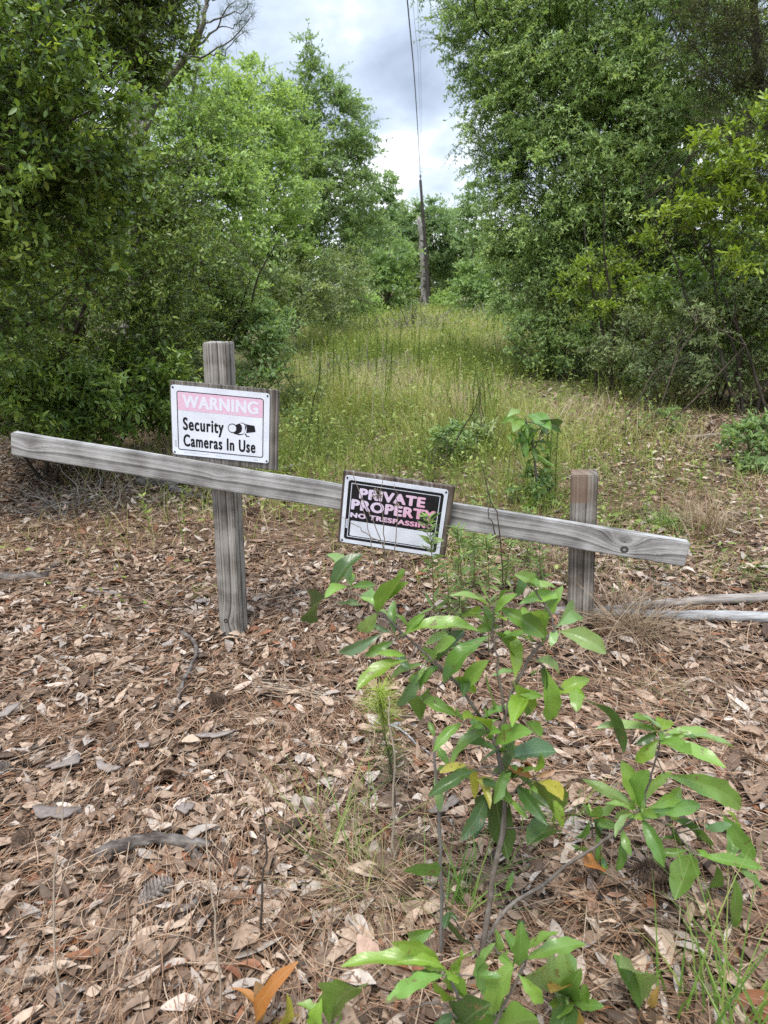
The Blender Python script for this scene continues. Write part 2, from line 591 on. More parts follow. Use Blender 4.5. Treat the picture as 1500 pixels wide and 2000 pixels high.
# ------------------------------------------------------------------ fence: posts, rail, signs
POST_ST = [(0.0, (0.075, 0.064, 0.052)), (0.28, (0.155, 0.136, 0.112)), (0.55, (0.30, 0.275, 0.235)), (1.0, (0.42, 0.395, 0.35))]
RAIL_ST = [(0.0, (0.12, 0.112, 0.10)), (0.3, (0.22, 0.207, 0.19)), (0.6, (0.36, 0.345, 0.32)), (1.0, (0.51, 0.495, 0.465))]


def board(name, sx, sy, sz, mat, parent=None, bevel=0.004, M=None, cuts=(0, 0, 0), rough=0.0, seed=1):
    """a sawn board centred on its own origin: bevelled edges, slightly uneven faces"""
    bm = bmesh.new()
    bmesh.ops.create_cube(bm, size=1.0)
    bmesh.ops.scale(bm, vec=(sx, sy, sz), verts=bm.verts)
    long = max(range(3), key=lambda i: (sx, sy, sz)[i])
    es = [e for e in bm.edges if abs((e.verts[0].co - e.verts[1].co)[long]) > 1e-6]
    if cuts[long]:
        bmesh.ops.subdivide_edges(bm, edges=es, cuts=cuts[long], use_grid_fill=True)
    if rough:
        rg = np.random.default_rng(seed)
        ks = sorted({round(v.co[long], 4) for v in bm.verts})
        off = {k: rg.normal(0, rough, 3) for k in ks}
        for v in bm.verts:
            o = off[round(v.co[long], 4)]
            for a in range(3):
                if a != long:
                    v.co[a] += o[a]
    sharp = [e for e in bm.edges if len(e.link_faces) == 2 and e.calc_face_angle(0) > 0.6]
    bmesh.ops.bevel(bm, geom=sharp, offset=bevel, segments=2, affect='EDGES')
    me = bpy.data.meshes.new(name)
    bm.to_mesh(me)
    bm.free()
    me.materials.append(mat)
    o = bpy.data.objects.new(name, me)
    COL.objects.link(o)
    if parent is not None:
        o.parent = parent
    if M is not None:
        o.matrix_local = M
    return o


def frame(c, yaw, tilt, pitch=0.0):
    """pose of a board facing the camera: yaw about z, then the tilt in its own plane"""
    return Matrix.Translation(Vector([float(v) for v in c])) @ Matrix.Rotation(yaw, 4, 'Z') @ Matrix.Rotation(pitch, 4, 'X') @ Matrix.Rotation(tilt, 4, 'Y')


# left post: front face from (400..446) at the top to (437..480) at the base
pt, pb = at(427, 668, 2.60), gnd(459, 1246)
pb = at(459, 1250, 2.60)
axis = Vector(pt - pb)
Lp = axis.length + 0.30
mid = Vector(pb) + axis * 0.5 - axis.normalized() * 0.15
mw_l = woodmat('post_wood_banded', 2, POST_ST, 300.0, 3.0, knots=((-0.33, -0.016, 0.024, 5.0, 0.006), (-0.34, 0.004, 0.016, 3.0, 0.001)), warp=0.42)
post_l = board('fence_post', 0.087, 0.087, Lp, mw_l, bevel=0.004, cuts=(0, 0, 8), rough=0.0006)
q = axis.to_track_quat('Z', 'Y').to_matrix().to_4x4()
post_l.matrix_world = Matrix.Translation(mid) @ q @ Matrix.Rotation(-axis.to_track_quat('Z', 'Y').to_euler().z + R(-9), 4, 'Z')
tag(post_l, 'taller weathered fence post behind the white warning sign', 'fence post', 'fence posts')

# right post
pt, pb = at(1141, 922, 2.392), at(1131, 1232, 2.392)
axis = Vector(pt - pb)
Lp = axis.length + 0.30
mid = Vector(pb) + axis * 0.5 - axis.normalized() * 0.15
mw_r = woodmat('post_wood_brown', 2, [(0.0, (0.06, 0.050, 0.040)), (0.35, (0.135, 0.115, 0.093)), (0.65, (0.255, 0.23, 0.195)), (1.0, (0.38, 0.355, 0.31))], 260.0, 9.0,
               warp=0.5, stain=(Lp / 2 - 0.098, 0.016, (0.19, 0.115, 0.068)))
post_r = board('fence_post', 0.0885, 0.087, Lp, mw_r, bevel=0.004, cuts=(0, 0, 6), rough=0.0006, seed=3)
q = axis.to_track_quat('Z', 'Y')
post_r.matrix_world = Matrix.Translation(mid) @ q.to_matrix().to_4x4() @ Matrix.Rotation(-q.to_euler().z + R(-13), 4, 'Z')
tag(post_r, 'short fence post with a brown stained top near the right end of the rail', 'fence post', 'fence posts')

# rail: solved from its four corners
def fence_plane(px, py, off=0.0):
    d = CX * (px - 750) / F + CU * (1000 - py) / F + fwd
    tt = (2.498 + off - 0.58 * 0.158) / (d[1] + 0.158 * d[0])
    return np.array([0, 0, H]) + d * tt


ra, rb = fence_plane(20.3, 867), fence_plane(1343, 1085)
rv = Vector(rb - ra)
RL, RH, RD = rv.length, 0.0865, 0.040
RY, RT = math.atan2(rv.y, rv.x), math.asin(-rv.z / rv.length)
rc = (ra + rb) / 2
mw_rail = woodmat('rail_wood', 0, RAIL_ST, 170.0, 5.0, knots=((1.015, 0.012, 0.03, 11.0, 0.002), (1.020, -0.016, 0.02, 4.0, 0.0085), (1.13, -0.016, 0.01, 1.5, 0.002),
                                                            (-1.15, 0.0, 0.025, 4.0, 0.0005), (-0.42, 0.006, 0.016, 2.0, 0.001)), warp=0.42)
rail = board('fence_rail', RL, RD, RH, mw_rail, bevel=0.004, cuts=(14, 0, 0), rough=0.0012, seed=7)
rail.matrix_world = frame(rc, RY, RT) @ Matrix.Translation((0, RD / 2, 0))
tag(rail, 'long grey fence rail sloping down to the right across both posts', 'fence rail')

white = plain('sign_white', (0.78, 0.81, 0.86), 0.42, 0.4, 0.09, 12.0)
white2 = plain('sign_white_grime', (0.74, 0.77, 0.82), 0.45, 0.4, 0.12, 14.0)
blackm = plain('print_black', (0.012, 0.012, 0.015), 0.4, 0.4)
blackf = plain('print_black_field', (0.014, 0.014, 0.017), 0.35, 0.4, 0.3, 40.0)
greym = plain('print_grey', (0.4, 0.42, 0.45), 0.5)
screwm = plain('screw_metal', (0.02, 0.018, 0.016), 0.5, 0.4)
ply1 = woodmat('backing_plywood', 2, [(0.0, (0.07, 0.06, 0.05)), (0.5, (0.17, 0.15, 0.125)), (1.0, (0.30, 0.275, 0.24))], 210.0, 14.0, warp=0.5)
ply2 = woodmat('backing_plywood_dark', 2, [(0.0, (0.06, 0.045, 0.035)), (0.5, (0.14, 0.11, 0.085)), (1.0, (0.29, 0.265, 0.23))], 150.0, 22.0, warp=0.5)

# faded print: pink band with a chalky bloom, and lettering that goes from lilac white to pink across the sign
m, t, out = newmat('faded_pink')
co = node(t, 'ShaderNodeTexCoord')
mp = node(t, 'ShaderNodeMapping')
mp.inputs['Scale'].default_value = (1.0, 1.0, 9.0)
link(t, co.outputs['Object'], mp.inputs[0])
n = node(t, 'ShaderNodeTexNoise', i_Scale=28.0, i_Detail=4.0)
link(t, mp.outputs[0], n.inputs['Vector'])
b = node(t, 'ShaderNodeBsdfPrincipled', i_Roughness=0.5)
link(t, ramp(t, n.outputs[0], [(0.3, (0.80, 0.47, 0.60)), (0.7, (0.82, 0.60, 0.70))]).outputs[0], b.inputs['Base Color'])
link(t, b.outputs[0], out.inputs[0])
pinkband = m
pinkwhite = plain('faded_letter_white', (0.80, 0.79, 0.86), 0.5, 0.3, 0.04, 90.0)
m, t, out = newmat('faded_letter_pink')
co = node(t, 'ShaderNodeTexCoord')
sp = node(t, 'ShaderNodeSeparateXYZ')
link(t, co.outputs['Object'], sp.inputs[0])
mr = node(t, 'ShaderNodeMapRange', i_1=-0.14, i_2=0.14)
n = node(t, 'ShaderNodeTexNoise', i_Scale=22.0, i_Detail=3.0)
link(t, co.outputs['Object'], n.inputs['Vector'])
link(t, mth(t, 'ADD', mth(t, 'SUBTRACT', sp.outputs[0], mth(t, 'MULTIPLY', sp.outputs[2], 0.6)), mth(t, 'MULTIPLY', mth(t, 'SUBTRACT', n.outputs[0], 0.5), 0.16)), mr.inputs[0])
b = node(t, 'ShaderNodeBsdfPrincipled', i_Roughness=0.5)
link(t, ramp(t, mr.outputs[0], [(0.1, (0.76, 0.66, 0.80)), (0.5, (0.78, 0.55, 0.68)), (0.9, (0.80, 0.36, 0.50))]).outputs[0], b.inputs['Base Color'])
link(t, b.outputs[0], out.inputs[0])
pinkletter = m


def rrect(w, h, r, k=6):
    p = []
    for cx, cz, a0 in ((w / 2 - r, h / 2 - r, 0), (-w / 2 + r, h / 2 - r, 90), (-w / 2 + r, -h / 2 + r, 180), (w / 2 - r, -h / 2 + r, 270)):
        for i in range(k + 1):
            a = R(a0 + 90 * i / k)
            p.append((cx + r * math.cos(a), cz + r * math.sin(a)))
    return p


def slab(name, outline, y0, th, mat, parent, hole=None, off=(0, 0)):
    """flat plate in the local xz plane, its front at y0, its thickness th going back; optional same-length hole outline"""
    n = len(outline)
    o = [(x + off[0], z + off[1]) for x, z in outline]
    if hole is None:
        V = [(x, y0, z) for x, z in o] + [(x, y0 + th, z) for x, z in o]
        me = bpy.data.meshes.new(name)
        fs = [list(range(n))[::-1], list(range(n, 2 * n))] + [[i, (i + 1) % n, n + (i + 1) % n, n + i] for i in range(n)]
        fs[0] = list(range(n))
        fs[1] = list(range(2 * n - 1, n - 1, -1))
    else:
        h = [(x + off[0], z + off[1]) for x, z in hole]
        V = [(x, y0, z) for x, z in o] + [(x, y0, z) for x, z in h] + [(x, y0 + th, z) for x, z in o] + [(x, y0 + th, z) for x, z in h]
        me = bpy.data.meshes.new(name)
        fs = []
        for i in range(n):
            j = (i + 1) % n
            fs += [[i, j, n + j, n + i], [2 * n + i, 3 * n + i, 3 * n + j, 2 * n + j], [i, 2 * n + i, 2 * n + j, j], [n + i, n + j, 3 * n + j, 3 * n + i]]
    me.from_pydata(V, [], fs)
    bm = bmesh.new()
    bm.from_mesh(me)
    bmesh.ops.recalc_face_normals(bm, faces=bm.faces)
    bm.to_mesh(me)
    bm.free()
    me.materials.append(mat)
    ob = bpy.data.objects.new(name, me)
    COL.objects.link(ob)
    ob.parent = parent
    return ob


def lettering(text, x0, x1, z0, z1, y0, mat, parent, bold=0.03, bw=1.0, spacing=1.0):
    """raised print: text fitted to the box x0..x1, z0 (baseline) .. z1 (cap height)"""
    cu = bpy.data.curves.new('txt', 'FONT')
    cu.body = text
    cu.space_character = spacing
    cu.fill_mode = 'FRONT'
    to = bpy.data.objects.new('txt', cu)
    COL.objects.link(to)
    dg = bpy.context.evaluated_depsgraph_get()
    dg.update()
    me = bpy.data.meshes.new_from_object(to.evaluated_get(dg))
    bpy.data.objects.remove(to)
    bpy.data.curves.remove(cu)
    co = np.empty(len(me.vertices) * 3)
    me.vertices.foreach_get('co', co)
    co = co.reshape(-1, 3)
    fs = [list(p.vertices) for p in me.polygons]
    bpy.data.meshes.remove(me)
    xa, xb = co[:, 0].min(), co[:, 0].max()
    cap = 0.70                 # cap height of the built-in face at size 1
    bx, bz = bold * (z1 - z0) * bw, bold * (z1 - z0)
    base = np.stack([x0 + bx + (co[:, 0] - xa) / (xb - xa) * (x1 - x0 - 2 * bx), np.full(len(co), y0), z0 + bz + co[:, 1] / cap * (z1 - z0 - 2 * bz)], -1)
    V, Fc = [], []
    for i, (sx, sz) in enumerate(((0, 0), (-1, 0), (1, 0), (0, 1), (0, -1), (-.7, -.7), (.7, .7), (-.7, .7), (.7, -.7))):
        V.append(base + np.array([sx * bx, -i * 0.00001, sz * bz]))
        Fc += [[v + i * len(co) for v in f] for f in fs]
    me = bpy.data.meshes.new('lettering')
    me.from_pydata([tuple(v) for v in np.concatenate(V)], [], Fc)
    me.update()
    me.materials.append(mat)
    o = bpy.data.objects.new('lettering', me)
    COL.objects.link(o)
    o.parent = parent
    return o


def circ(cx, cz, rx, rz=None, n=28):
    rz = rz or rx
    return [(cx + rx * math.cos(2 * math.pi * i / n), cz + rz * math.sin(2 * math.pi * i / n)) for i in range(n)]


PW, PH = 0.356, 0.254
# --- warning sign: plywood backing on the post just above and behind the rail
ws = thing('warning_sign', 'white and pink camera warning sign on a plywood board above the rail', 'sign')
WM = frame((-0.575, 2.535, 0.863), R(-6.6), R(5.9), R(3.0))
ws.matrix_world = WM
board('backing_board', 0.392, 0.013, 0.292, ply1, ws, bevel=0.0015, M=Matrix.Translation((0.013, 0.0105, -0.006)))
pn = slab('sign_panel', rrect(PW, PH, 0.010), 0.0, 0.0025, white, ws)
Y1, Y2, Y3 = -0.0004, -0.0008, -0.0012
slab('pink_band', rrect(PW - 0.047, 0.068, 0.004), Y1, 0.0003, pinkband, pn, off=(0, PH / 2 - 0.0205 - 0.034))
slab('border_line', rrect(PW - 0.0415, PH - 0.0385, 0.009), Y2, 0.0003, blackm, pn, hole=rrect(PW - 0.047, PH - 0.044, 0.0065))
L0, T0 = -PW / 2, PH / 2
lettering('WARNING', L0 + 0.041, L0 + 0.316, T0 - 0.0785, T0 - 0.031, Y2, pinkwhite, pn, 0.04, 1.6, spacing=1.1)
lettering('Security', L0 + 0.041, L0 + 0.191, T0 - 0.160, T0 - 0.112, Y1, blackm, pn, 0.035, 1.0, spacing=1.15)
lettering('Cameras In Use', L0 + 0.041, L0 + 0.307, T0 - 0.2205, T0 - 0.1745, Y1, blackm, pn, 0.035, 1.0, spacing=1.15)
ic = Vector((L0 + 0.206, T0 - 0.136))


def sym(pts, y, mat):
    return slab('camera_symbol', [(ic.x + a * 0.101, ic.y + b * 0.101) for a, b in pts], y, 0.0002, mat, pn)


sym([(0.22, 0.10), (0.50, 0.235), (0.62, 0.20), (0.66, 0.05), (0.60, -0.10), (0.55, -0.20), (0.40, -0.235), (0.22, -0.20)], Y1, blackm)   # barrel
sym([(0.42, 0.205), (0.56, 0.20), (0.615, 0.14), (0.615, -0.10), (0.53, -0.175), (0.38, -0.195), (0.49, -0.10), (0.52, 0.02), (0.50, 0.12)], Y2, white)   # collar
sym([(0.63, 0.19), (0.96, 0.16), (1.0, -0.06), (0.66, -0.13), (0.68, 0.05)], Y1, blackm)      # body
sym([(0.60, -0.17), (0.64, -0.15), (0.70, -0.235), (0.78, -0.235), (0.78, -0.265), (0.67, -0.265)], Y1, blackm)   # bracket
sym(circ(0.17, -0.005, 0.17), Y2, blackm)
sym(circ(0.165, -0.005, 0.138), Y3, white)
for i in range(7):
    slab('fine_print', rrect(0.012, 0.0007 + 0.0002 * (i % 3), 0.0002, 2), Y1, 0.0002, greym, pn, off=(L0 + 0.048 + i * 0.0135, -PH / 2 + 0.0105))
slab('fine_print', rrect(0.024, 0.001, 0.0003, 2), Y1, 0.0002, greym, pn, off=(L0 + 0.17, -PH / 2 + 0.0095))
slab('fine_print', rrect(0.016, 0.0016, 0.0003, 2), Y1, 0.0002, greym, pn, off=(L0 + 0.308, -PH / 2 + 0.0085))
for i in range(6):
    slab('barcode', rrect(0.009, 0.0012 + 0.0008 * (i % 2), 0.0003, 2), Y1, 0.0002, greym, pn, off=(L0 + 0.0125, -PH / 2 + 0.030 + i * 0.0042))
for sx in (-1, 1):
    for sz in (-1, 1):
        slab('screw', circ(sx * (PW / 2 - 0.0075), sz * (PH / 2 - 0.0085), 0.0034, n=14), -0.0014, 0.0012, screwm, pn)

# --- private property sign: plywood in front of the rail
vs = thing('trespassing_sign', 'black private property sign with pink faded letters on the rail', 'sign')
VM = frame((0.030, 2.368, 0.555), R(-9.0), R(8.0), R(5.0))
vs.matrix_world = VM
board('backing_board', 0.386, 0.020, 0.272, ply2, vs, bevel=0.0015, M=Matrix.Translation((0.006, 0.014, 0.003)))
pv = slab('sign_panel', rrect(PW, PH, 0.010), 0.0, 0.0025, white2, vs)
slab('black_field', rrect(PW - 0.026, PH - 0.030, 0.010), Y1, 0.0003, blackf, pv)
slab('border_line', rrect(PW - 0.048, PH - 0.050, 0.001), Y2, 0.0003, white2, pv, hole=rrect(PW - 0.0525, PH - 0.0545, 0.0006))
slab('blank_box', rrect(0.294, 0.058, 0.004), Y2, 0.0003, white2, pv, off=(0.002, -PH / 2 + 0.060))
lettering('PRIVATE', -0.124, 0.106, 0.0495, 0.0885, Y2, pinkletter, pv, 0.055, 1.5, spacing=1.1)
lettering('PROPERTY', -0.149, 0.145, 0.0045, 0.0445, Y2, pinkletter, pv, 0.055, 1.5, spacing=1.1)
lettering('NO TRESPASSING', -0.149, 0.143, -0.0255, -0.0065, Y2, pinkletter, pv, 0.05, 2.2, spacing=1.12)
lb = slab('barcode', rrect(0.010, 0.034, 0.001), Y2, 0.0003, white2, pv, off=(-PW / 2 + 0.0205, -0.052))
for i in range(7):
    slab('barcode', rrect(0.0075, 0.0011 + 0.0008 * (i % 2), 0.0003, 2), Y3, 0.0002, greym, pv, off=(-PW / 2 + 0.0205, -0.064 + i * 0.0039))
for sx in (-1, 1):
    for sz in (-1, 1):
        slab('screw', circ(sx * (PW / 2 - 0.0075), sz * (PH / 2 - 0.0085), 0.0034, n=14), -0.0014, 0.0012, screwm, pv)

# ------------------------------------------------------------------ foliage materials
G = {
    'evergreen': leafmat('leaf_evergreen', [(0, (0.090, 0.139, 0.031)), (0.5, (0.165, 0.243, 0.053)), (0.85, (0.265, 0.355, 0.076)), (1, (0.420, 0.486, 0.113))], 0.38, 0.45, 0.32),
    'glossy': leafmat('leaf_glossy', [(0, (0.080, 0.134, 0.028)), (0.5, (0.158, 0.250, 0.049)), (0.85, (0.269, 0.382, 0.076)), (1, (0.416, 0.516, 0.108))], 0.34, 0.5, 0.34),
    'light': leafmat('leaf_light', [(0, (0.230, 0.335, 0.108)), (0.5, (0.337, 0.472, 0.155)), (1, (0.459, 0.599, 0.218))], 0.5, 0.3, 0.42),
    'mid': leafmat('leaf_mid', [(0, (0.163, 0.249, 0.095)), (0.5, (0.248, 0.360, 0.136)), (1, (0.349, 0.464, 0.192))], 0.5, 0.3, 0.40),
    'willow': leafmat('leaf_willow', [(0, (0.190, 0.281, 0.102)), (0.5, (0.312, 0.442, 0.163)), (0.85, (0.431, 0.573, 0.223)), (1, (0.604, 0.735, 0.343))], 0.42, 0.4, 0.38),
    'yellow': leafmat('leaf_yellow', [(0, (0.130, 0.203, 0.030)), (0.4, (0.218, 0.311, 0.042)), (0.8, (0.316, 0.418, 0.055)), (1, (0.414, 0.502, 0.081))], 0.4, 0.4, 0.38),
    'olive': leafmat('leaf_olive', [(0, (0.07, 0.088, 0.028)), (1, (0.145, 0.165, 0.055))], 0.55, 0.2, 0.3),
    'greygreen': leafmat('leaf_greygreen', [(0, (0.170, 0.230, 0.100)), (0.6, (0.280, 0.358, 0.155)), (1, (0.441, 0.509, 0.255))], 0.5, 0.3, 0.36),
    'far': leafmat('leaf_far', [(0, (0.165, 0.245, 0.116)), (0.5, (0.236, 0.337, 0.159)), (1, (0.329, 0.435, 0.216))], 0.6, 0.2, 0.40),
    'needle': leafmat('leaf_needle', [(0, (0.06, 0.09, 0.028)), (1, (0.12, 0.16, 0.055))], 0.5, 0.3, 0.2),
}
bark_grey = barkmat('bark_grey', (0.09, 0.08, 0.068), (0.30, 0.275, 0.245), 10.0)
bark_brown = barkmat('bark_brown', (0.05, 0.038, 0.028), (0.16, 0.125, 0.095), 16.0)
bark_dark = barkmat('bark_dark', (0.030, 0.024, 0.018), (0.10, 0.082, 0.062), 16.0)
bark_pale = barkmat('bark_pale', (0.17, 0.155, 0.135), (0.45, 0.42, 0.38), 9.0)
twig_grey = plain('twig_grey', (0.17, 0.14, 0.11), 0.85, 0.1, 0.45, 9.0)
twig_dead = plain('twig_dead', (0.27, 0.235, 0.195), 0.85, 0.1, 0.35, 12.0)


def blob(px, py, D, r, ry=None, rd=None, dens=1.0):
    """crown lobe at a place in the scene seen around (px, py) at distance D; radii given in photo pixels"""
    s = D / F * 1.02
    return (at(px, py, D), np.array([r * s, (rd or r) * s, (ry or r) * s]), dens)


def grow(rng, blobs, clump=0.4, cover=1.0, K=9, M=11, L=0.05, W=0.02, flat=0.55, droop=0.12, shell=0.45, up=0.5, kind='hex', spread=0.9, zmin=0.05, upn=1.1, tone=0.25):
    P, D, N, LL, WW, RN, tw, cc = [], [], [], [], [], [], [], []
    clump = clump * 0.84
    for c, rad, dens in blobs:
        mr = (rad[0] * rad[1] * rad[2]) ** (1 / 3)
        n = max(3, int(DENS * cover * dens * 4.2 * (mr / clump) ** 2))
        d = rdir(rng, n)
        fr = 1 - shell * rng.random(n) ** 1.6
        C = c + d * fr[:, None] * rad * rng.uniform(0.74, 1.22, (n, 1))
        C = C[C[:, 2] > zmin + tz(C[:, 0], C[:, 1])]
        n = len(C)
        if not n:
            continue
        outd = norm((C - c) / rad)
        cr = clump * rng.uniform(0.6, 1.35, n)
        ct = rng.normal(0, tone, n)
        cc.append(C)
        td = rdir(rng, n * K).reshape(n, K, 3)
        td[..., 2] *= flat
        td = norm(td + outd[:, None] * 0.55 + np.array([0, 0, 0.12]))
        tl = cr[:, None] * rng.uniform(0.6, 1.15, (n, K))
        st = C[:, None] - outd[:, None] * 0.25 * cr[:, None, None] + rng.normal(0, 0.12, (n, K, 3)) * cr[:, None, None]

        def pos(t):
            p = st[:, :, None] + td[:, :, None] * (tl[:, :, None] * t)[..., None]
            p[..., 2] -= droop * tl[:, :, None] * t * t
            return p
        tw.append(pos(np.broadcast_to(np.array([0, 0.5, 1.0]), (n, K, 3))).reshape(-1, 3, 3))
        t = (np.arange(M) + rng.random((n, K, M))) / M * 0.88 + 0.14
        p = pos(t)
        ld = td[:, :, None] * up + rdir(rng, n * K * M).reshape(n, K, M, 3) * spread
        ld[..., 2] -= droop * 0.8
        ln = rng.normal(0, 0.6, (n, K, M, 3)) + np.array([0, 0, upn]) + outd[:, None, None] * 0.4
        P.append(p.reshape(-1, 3))
        D.append(ld.reshape(-1, 3))
        N.append(ln.reshape(-1, 3))
        k = n * K * M
        sz = rng.uniform(0.6, 1.25, k)
        LL.append(L * sz)
        WW.append(W * sz * rng.uniform(0.8, 1.2, k))
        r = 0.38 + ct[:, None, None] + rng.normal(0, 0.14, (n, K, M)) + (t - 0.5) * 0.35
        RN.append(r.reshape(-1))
    P, D, N = (np.concatenate(a) for a in (P, D, N))
    LL, WW, RN = (np.concatenate(a) for a in (LL, WW, RN))
    ok = P[:, 2] > 0.01
    V, Q, f = leaves(P[ok], D[ok], N[ok], LL[ok], WW[ok], kind)
    return V, Q, np.repeat(np.clip(RN[ok], 0, 1), f), np.concatenate(tw), np.concatenate(cc)


def plant(name, label, cat, base, top, blobs, leaf, bark, seed, r0=0.08, group=None, twigs=True, limbs=60, twr=0.0022, lean=0.05, trunks=1, parts=('trunk', 'branches', 'crown'), loose=0, **kw):
    """tree or shrub: trunk(s), branches that reach its leaf clumps, crown of leaves along twigs"""
    rng = np.random.default_rng(seed)
    base = np.asarray(base, float)
    th = thing(name, label, cat, base, group)
    V, Q, rn, tw, C = grow(rng, blobs, **kw)
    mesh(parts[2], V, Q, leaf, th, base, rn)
    tr = Acc()
    axes = []
    for i in range(trunks):
        b = base + (rng.normal(0, 0.12, 3) * np.array([1, 1, 0]) if trunks > 1 else 0)
        b[2] = base[2] - 0.08
        tp = np.asarray(top, float) + (rng.normal(0, 0.35, 3) if trunks > 1 else 0)
        k = 7
        path = b + (tp - b) * np.linspace(0, 1, k)[:, None]
        path[1:-1, :2] += rng.normal(0, lean * np.linalg.norm(tp - b) * 0.3, (k - 2, 2))
        pp = resample(path, 14)
        axes.append(pp)
        rr = r0 * (1 - 0.82 * np.linspace(0, 1, 14)) * (1 + 0.35 * np.exp(-np.linspace(0, 1, 14) * 14)) * rng.uniform(0.93, 1.07, 14)
        v, q = tubes(pp[None], rr[None], 8)
        tr.add(v, q)
    tr.build(parts[0], bark, th, base, smooth=True)
    br = Acc()
    if limbs:
        sel = C[rng.permutation(len(C))[:limbs if parts[0] == 'trunk' else limbs // 2]]
        n = len(sel)
        ax = np.concatenate(axes)
        # attach each limb to a trunk point lower than the clump
        cost = np.abs((sel[:, None, 2] - 0.55 * np.linalg.norm(sel[:, None, :2] - ax[None, :, :2], axis=-1)) - ax[None, :, 2])
        st = ax[np.argmin(cost, 1)]
        ts = np.linspace(0, 1, 9)
        Pm = st[:, None] * (1 - ts)[None, :, None] + sel[:, None] * ts[None, :, None]
        ln = np.linalg.norm(sel - st, axis=1)
        Pm += (np.sin(ts * np.pi)[None, :, None] * rng.normal(0, 0.07, (n, 1, 3)) + np.sin(ts * 2 * np.pi)[None, :, None] * rng.normal(0, 0.05, (n, 1, 3))) * ln[:, None, None]
        Pm[..., 2] += (np.sin(ts * np.pi) * 0.12)[None] * ln[:, None]
        rl = np.clip((0.0062 if parts[0] == 'trunk' else 0.0038) * ln, 0.0022, r0 * 0.5)
        v, q = tubes(Pm, rl[:, None] * (1.1 - 0.85 * ts)[None], 5)
        br.add(v, q)
    if twigs:
        v, q = tubes(tw, np.broadcast_to(np.array([1.4, 1.0, 0.5]) * twr, (len(tw), 3)), 3)
        br.add(v, q)
    if loose:                                   # bare wandering stems among the leaves
        n = loose
        bi = rng.integers(0, len(blobs), n)
        c = np.array([blobs[i][0] for i in bi])
        rd = np.array([blobs[i][1] for i in bi])
        s = c + rdir(rng, n) * rd * rng.uniform(0.4, 1.05, (n, 1))
        dd = norm(rdir(rng, n) + np.array([0.1, -0.2, 0.35]))
        ln = np.minimum(rng.uniform(0.5, 1.5, n) * rd[:, 0], 0.9)
        ts = np.linspace(0, 1, 8)
        pth = s[:, None] + dd[:, None] * (ln[:, None] * ts)[..., None]
        pth += np.cumsum(rng.normal(0, 0.028, (n, 8, 3)), 1) * ln[:, None, None]
        pth[..., 2] = np.maximum(pth[..., 2], 0.03)
        v, q = tubes(pth, (rng.uniform(0.5, 1.4, n) * twr * 1.15)[:, None] * (1.1 - 0.7 * ts)[None], 4)
        br.add(v, q)
    if br.n:
        br.build(parts[1], bark, th, base)
    return th


DENS = 2.1
SHR = ('stems', 'branches', 'foliage')

# ------------------------------------------------------------------ left side of the clearing
plant('evergreen_tree', 'dark glossy evergreen tree at the top left edge of the picture', 'tree', gp(-3.3, 4.3), at(-160, 60, 4.2),
      [blob(40, 110, 3.9, 150), blob(150, 250, 4.1, 130), blob(20, 330, 3.9, 150), blob(110, 420, 4.2, 130), blob(-90, 200, 3.9, 200), blob(-60, 560, 4.1, 170), blob(215, 350, 4.4, 70, dens=.7)],
      G['glossy'], bark_dark, 11, r0=0.07, limbs=90, clump=0.24, cover=1.05, K=9, M=11, L=0.044, W=0.018, flat=0.6, twr=0.0018, loose=40, upn=0.9)
plant('overhanging_tree', 'dark leafy tree with heavy limbs overhanging the top left corner', 'tree', gp(-3.3, 7.2), at(150, -260, 6.6),
      [blob(190, 10, 6.2, 120, 70), blob(280, 60, 6.4, 90), blob(330, 40, 6.6, 40, dens=.6), blob(240, 120, 6.4, 90, 50), blob(270, -70, 6.4, 100), blob(150, -90, 6.2, 180), blob(300, 125, 6.5, 45, 30, dens=.6)],
      G['evergreen'], bark_dark, 12, r0=0.16, limbs=110, clump=0.30, cover=0.95, K=9, M=12, L=0.05, W=0.017, flat=0.55, twr=0.0025, loose=30)
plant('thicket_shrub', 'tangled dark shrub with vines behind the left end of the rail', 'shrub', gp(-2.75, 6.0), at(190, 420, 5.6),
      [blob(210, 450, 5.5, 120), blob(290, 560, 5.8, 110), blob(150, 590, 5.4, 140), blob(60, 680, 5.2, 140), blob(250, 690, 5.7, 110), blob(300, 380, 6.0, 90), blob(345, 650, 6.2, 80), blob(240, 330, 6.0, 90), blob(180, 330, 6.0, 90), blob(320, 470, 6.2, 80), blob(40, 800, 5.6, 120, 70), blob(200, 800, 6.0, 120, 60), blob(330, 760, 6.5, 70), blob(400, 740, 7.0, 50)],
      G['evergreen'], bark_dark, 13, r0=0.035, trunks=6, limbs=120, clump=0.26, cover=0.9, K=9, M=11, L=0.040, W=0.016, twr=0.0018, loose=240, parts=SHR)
plant('low_shrub', 'low bright leaved shrub just above the left end of the rail', 'shrub', gp(-2.45, 5.35), at(180, 760, 5.2),
      [blob(120, 770, 5.1, 100, 60), blob(235, 740, 5.3, 85, 55), blob(20, 760, 5.0, 120, 70), blob(300, 715, 5.5, 60, 50), blob(200, 810, 5.1, 110, 40), blob(320, 790, 5.6, 70, 45)],
      G['glossy'], bark_dark, 14, r0=0.018, trunks=6, limbs=60, clump=0.17, cover=0.9, K=8, M=9, L=0.058, W=0.018, twr=0.0014, flat=0.5, loose=60, parts=SHR)
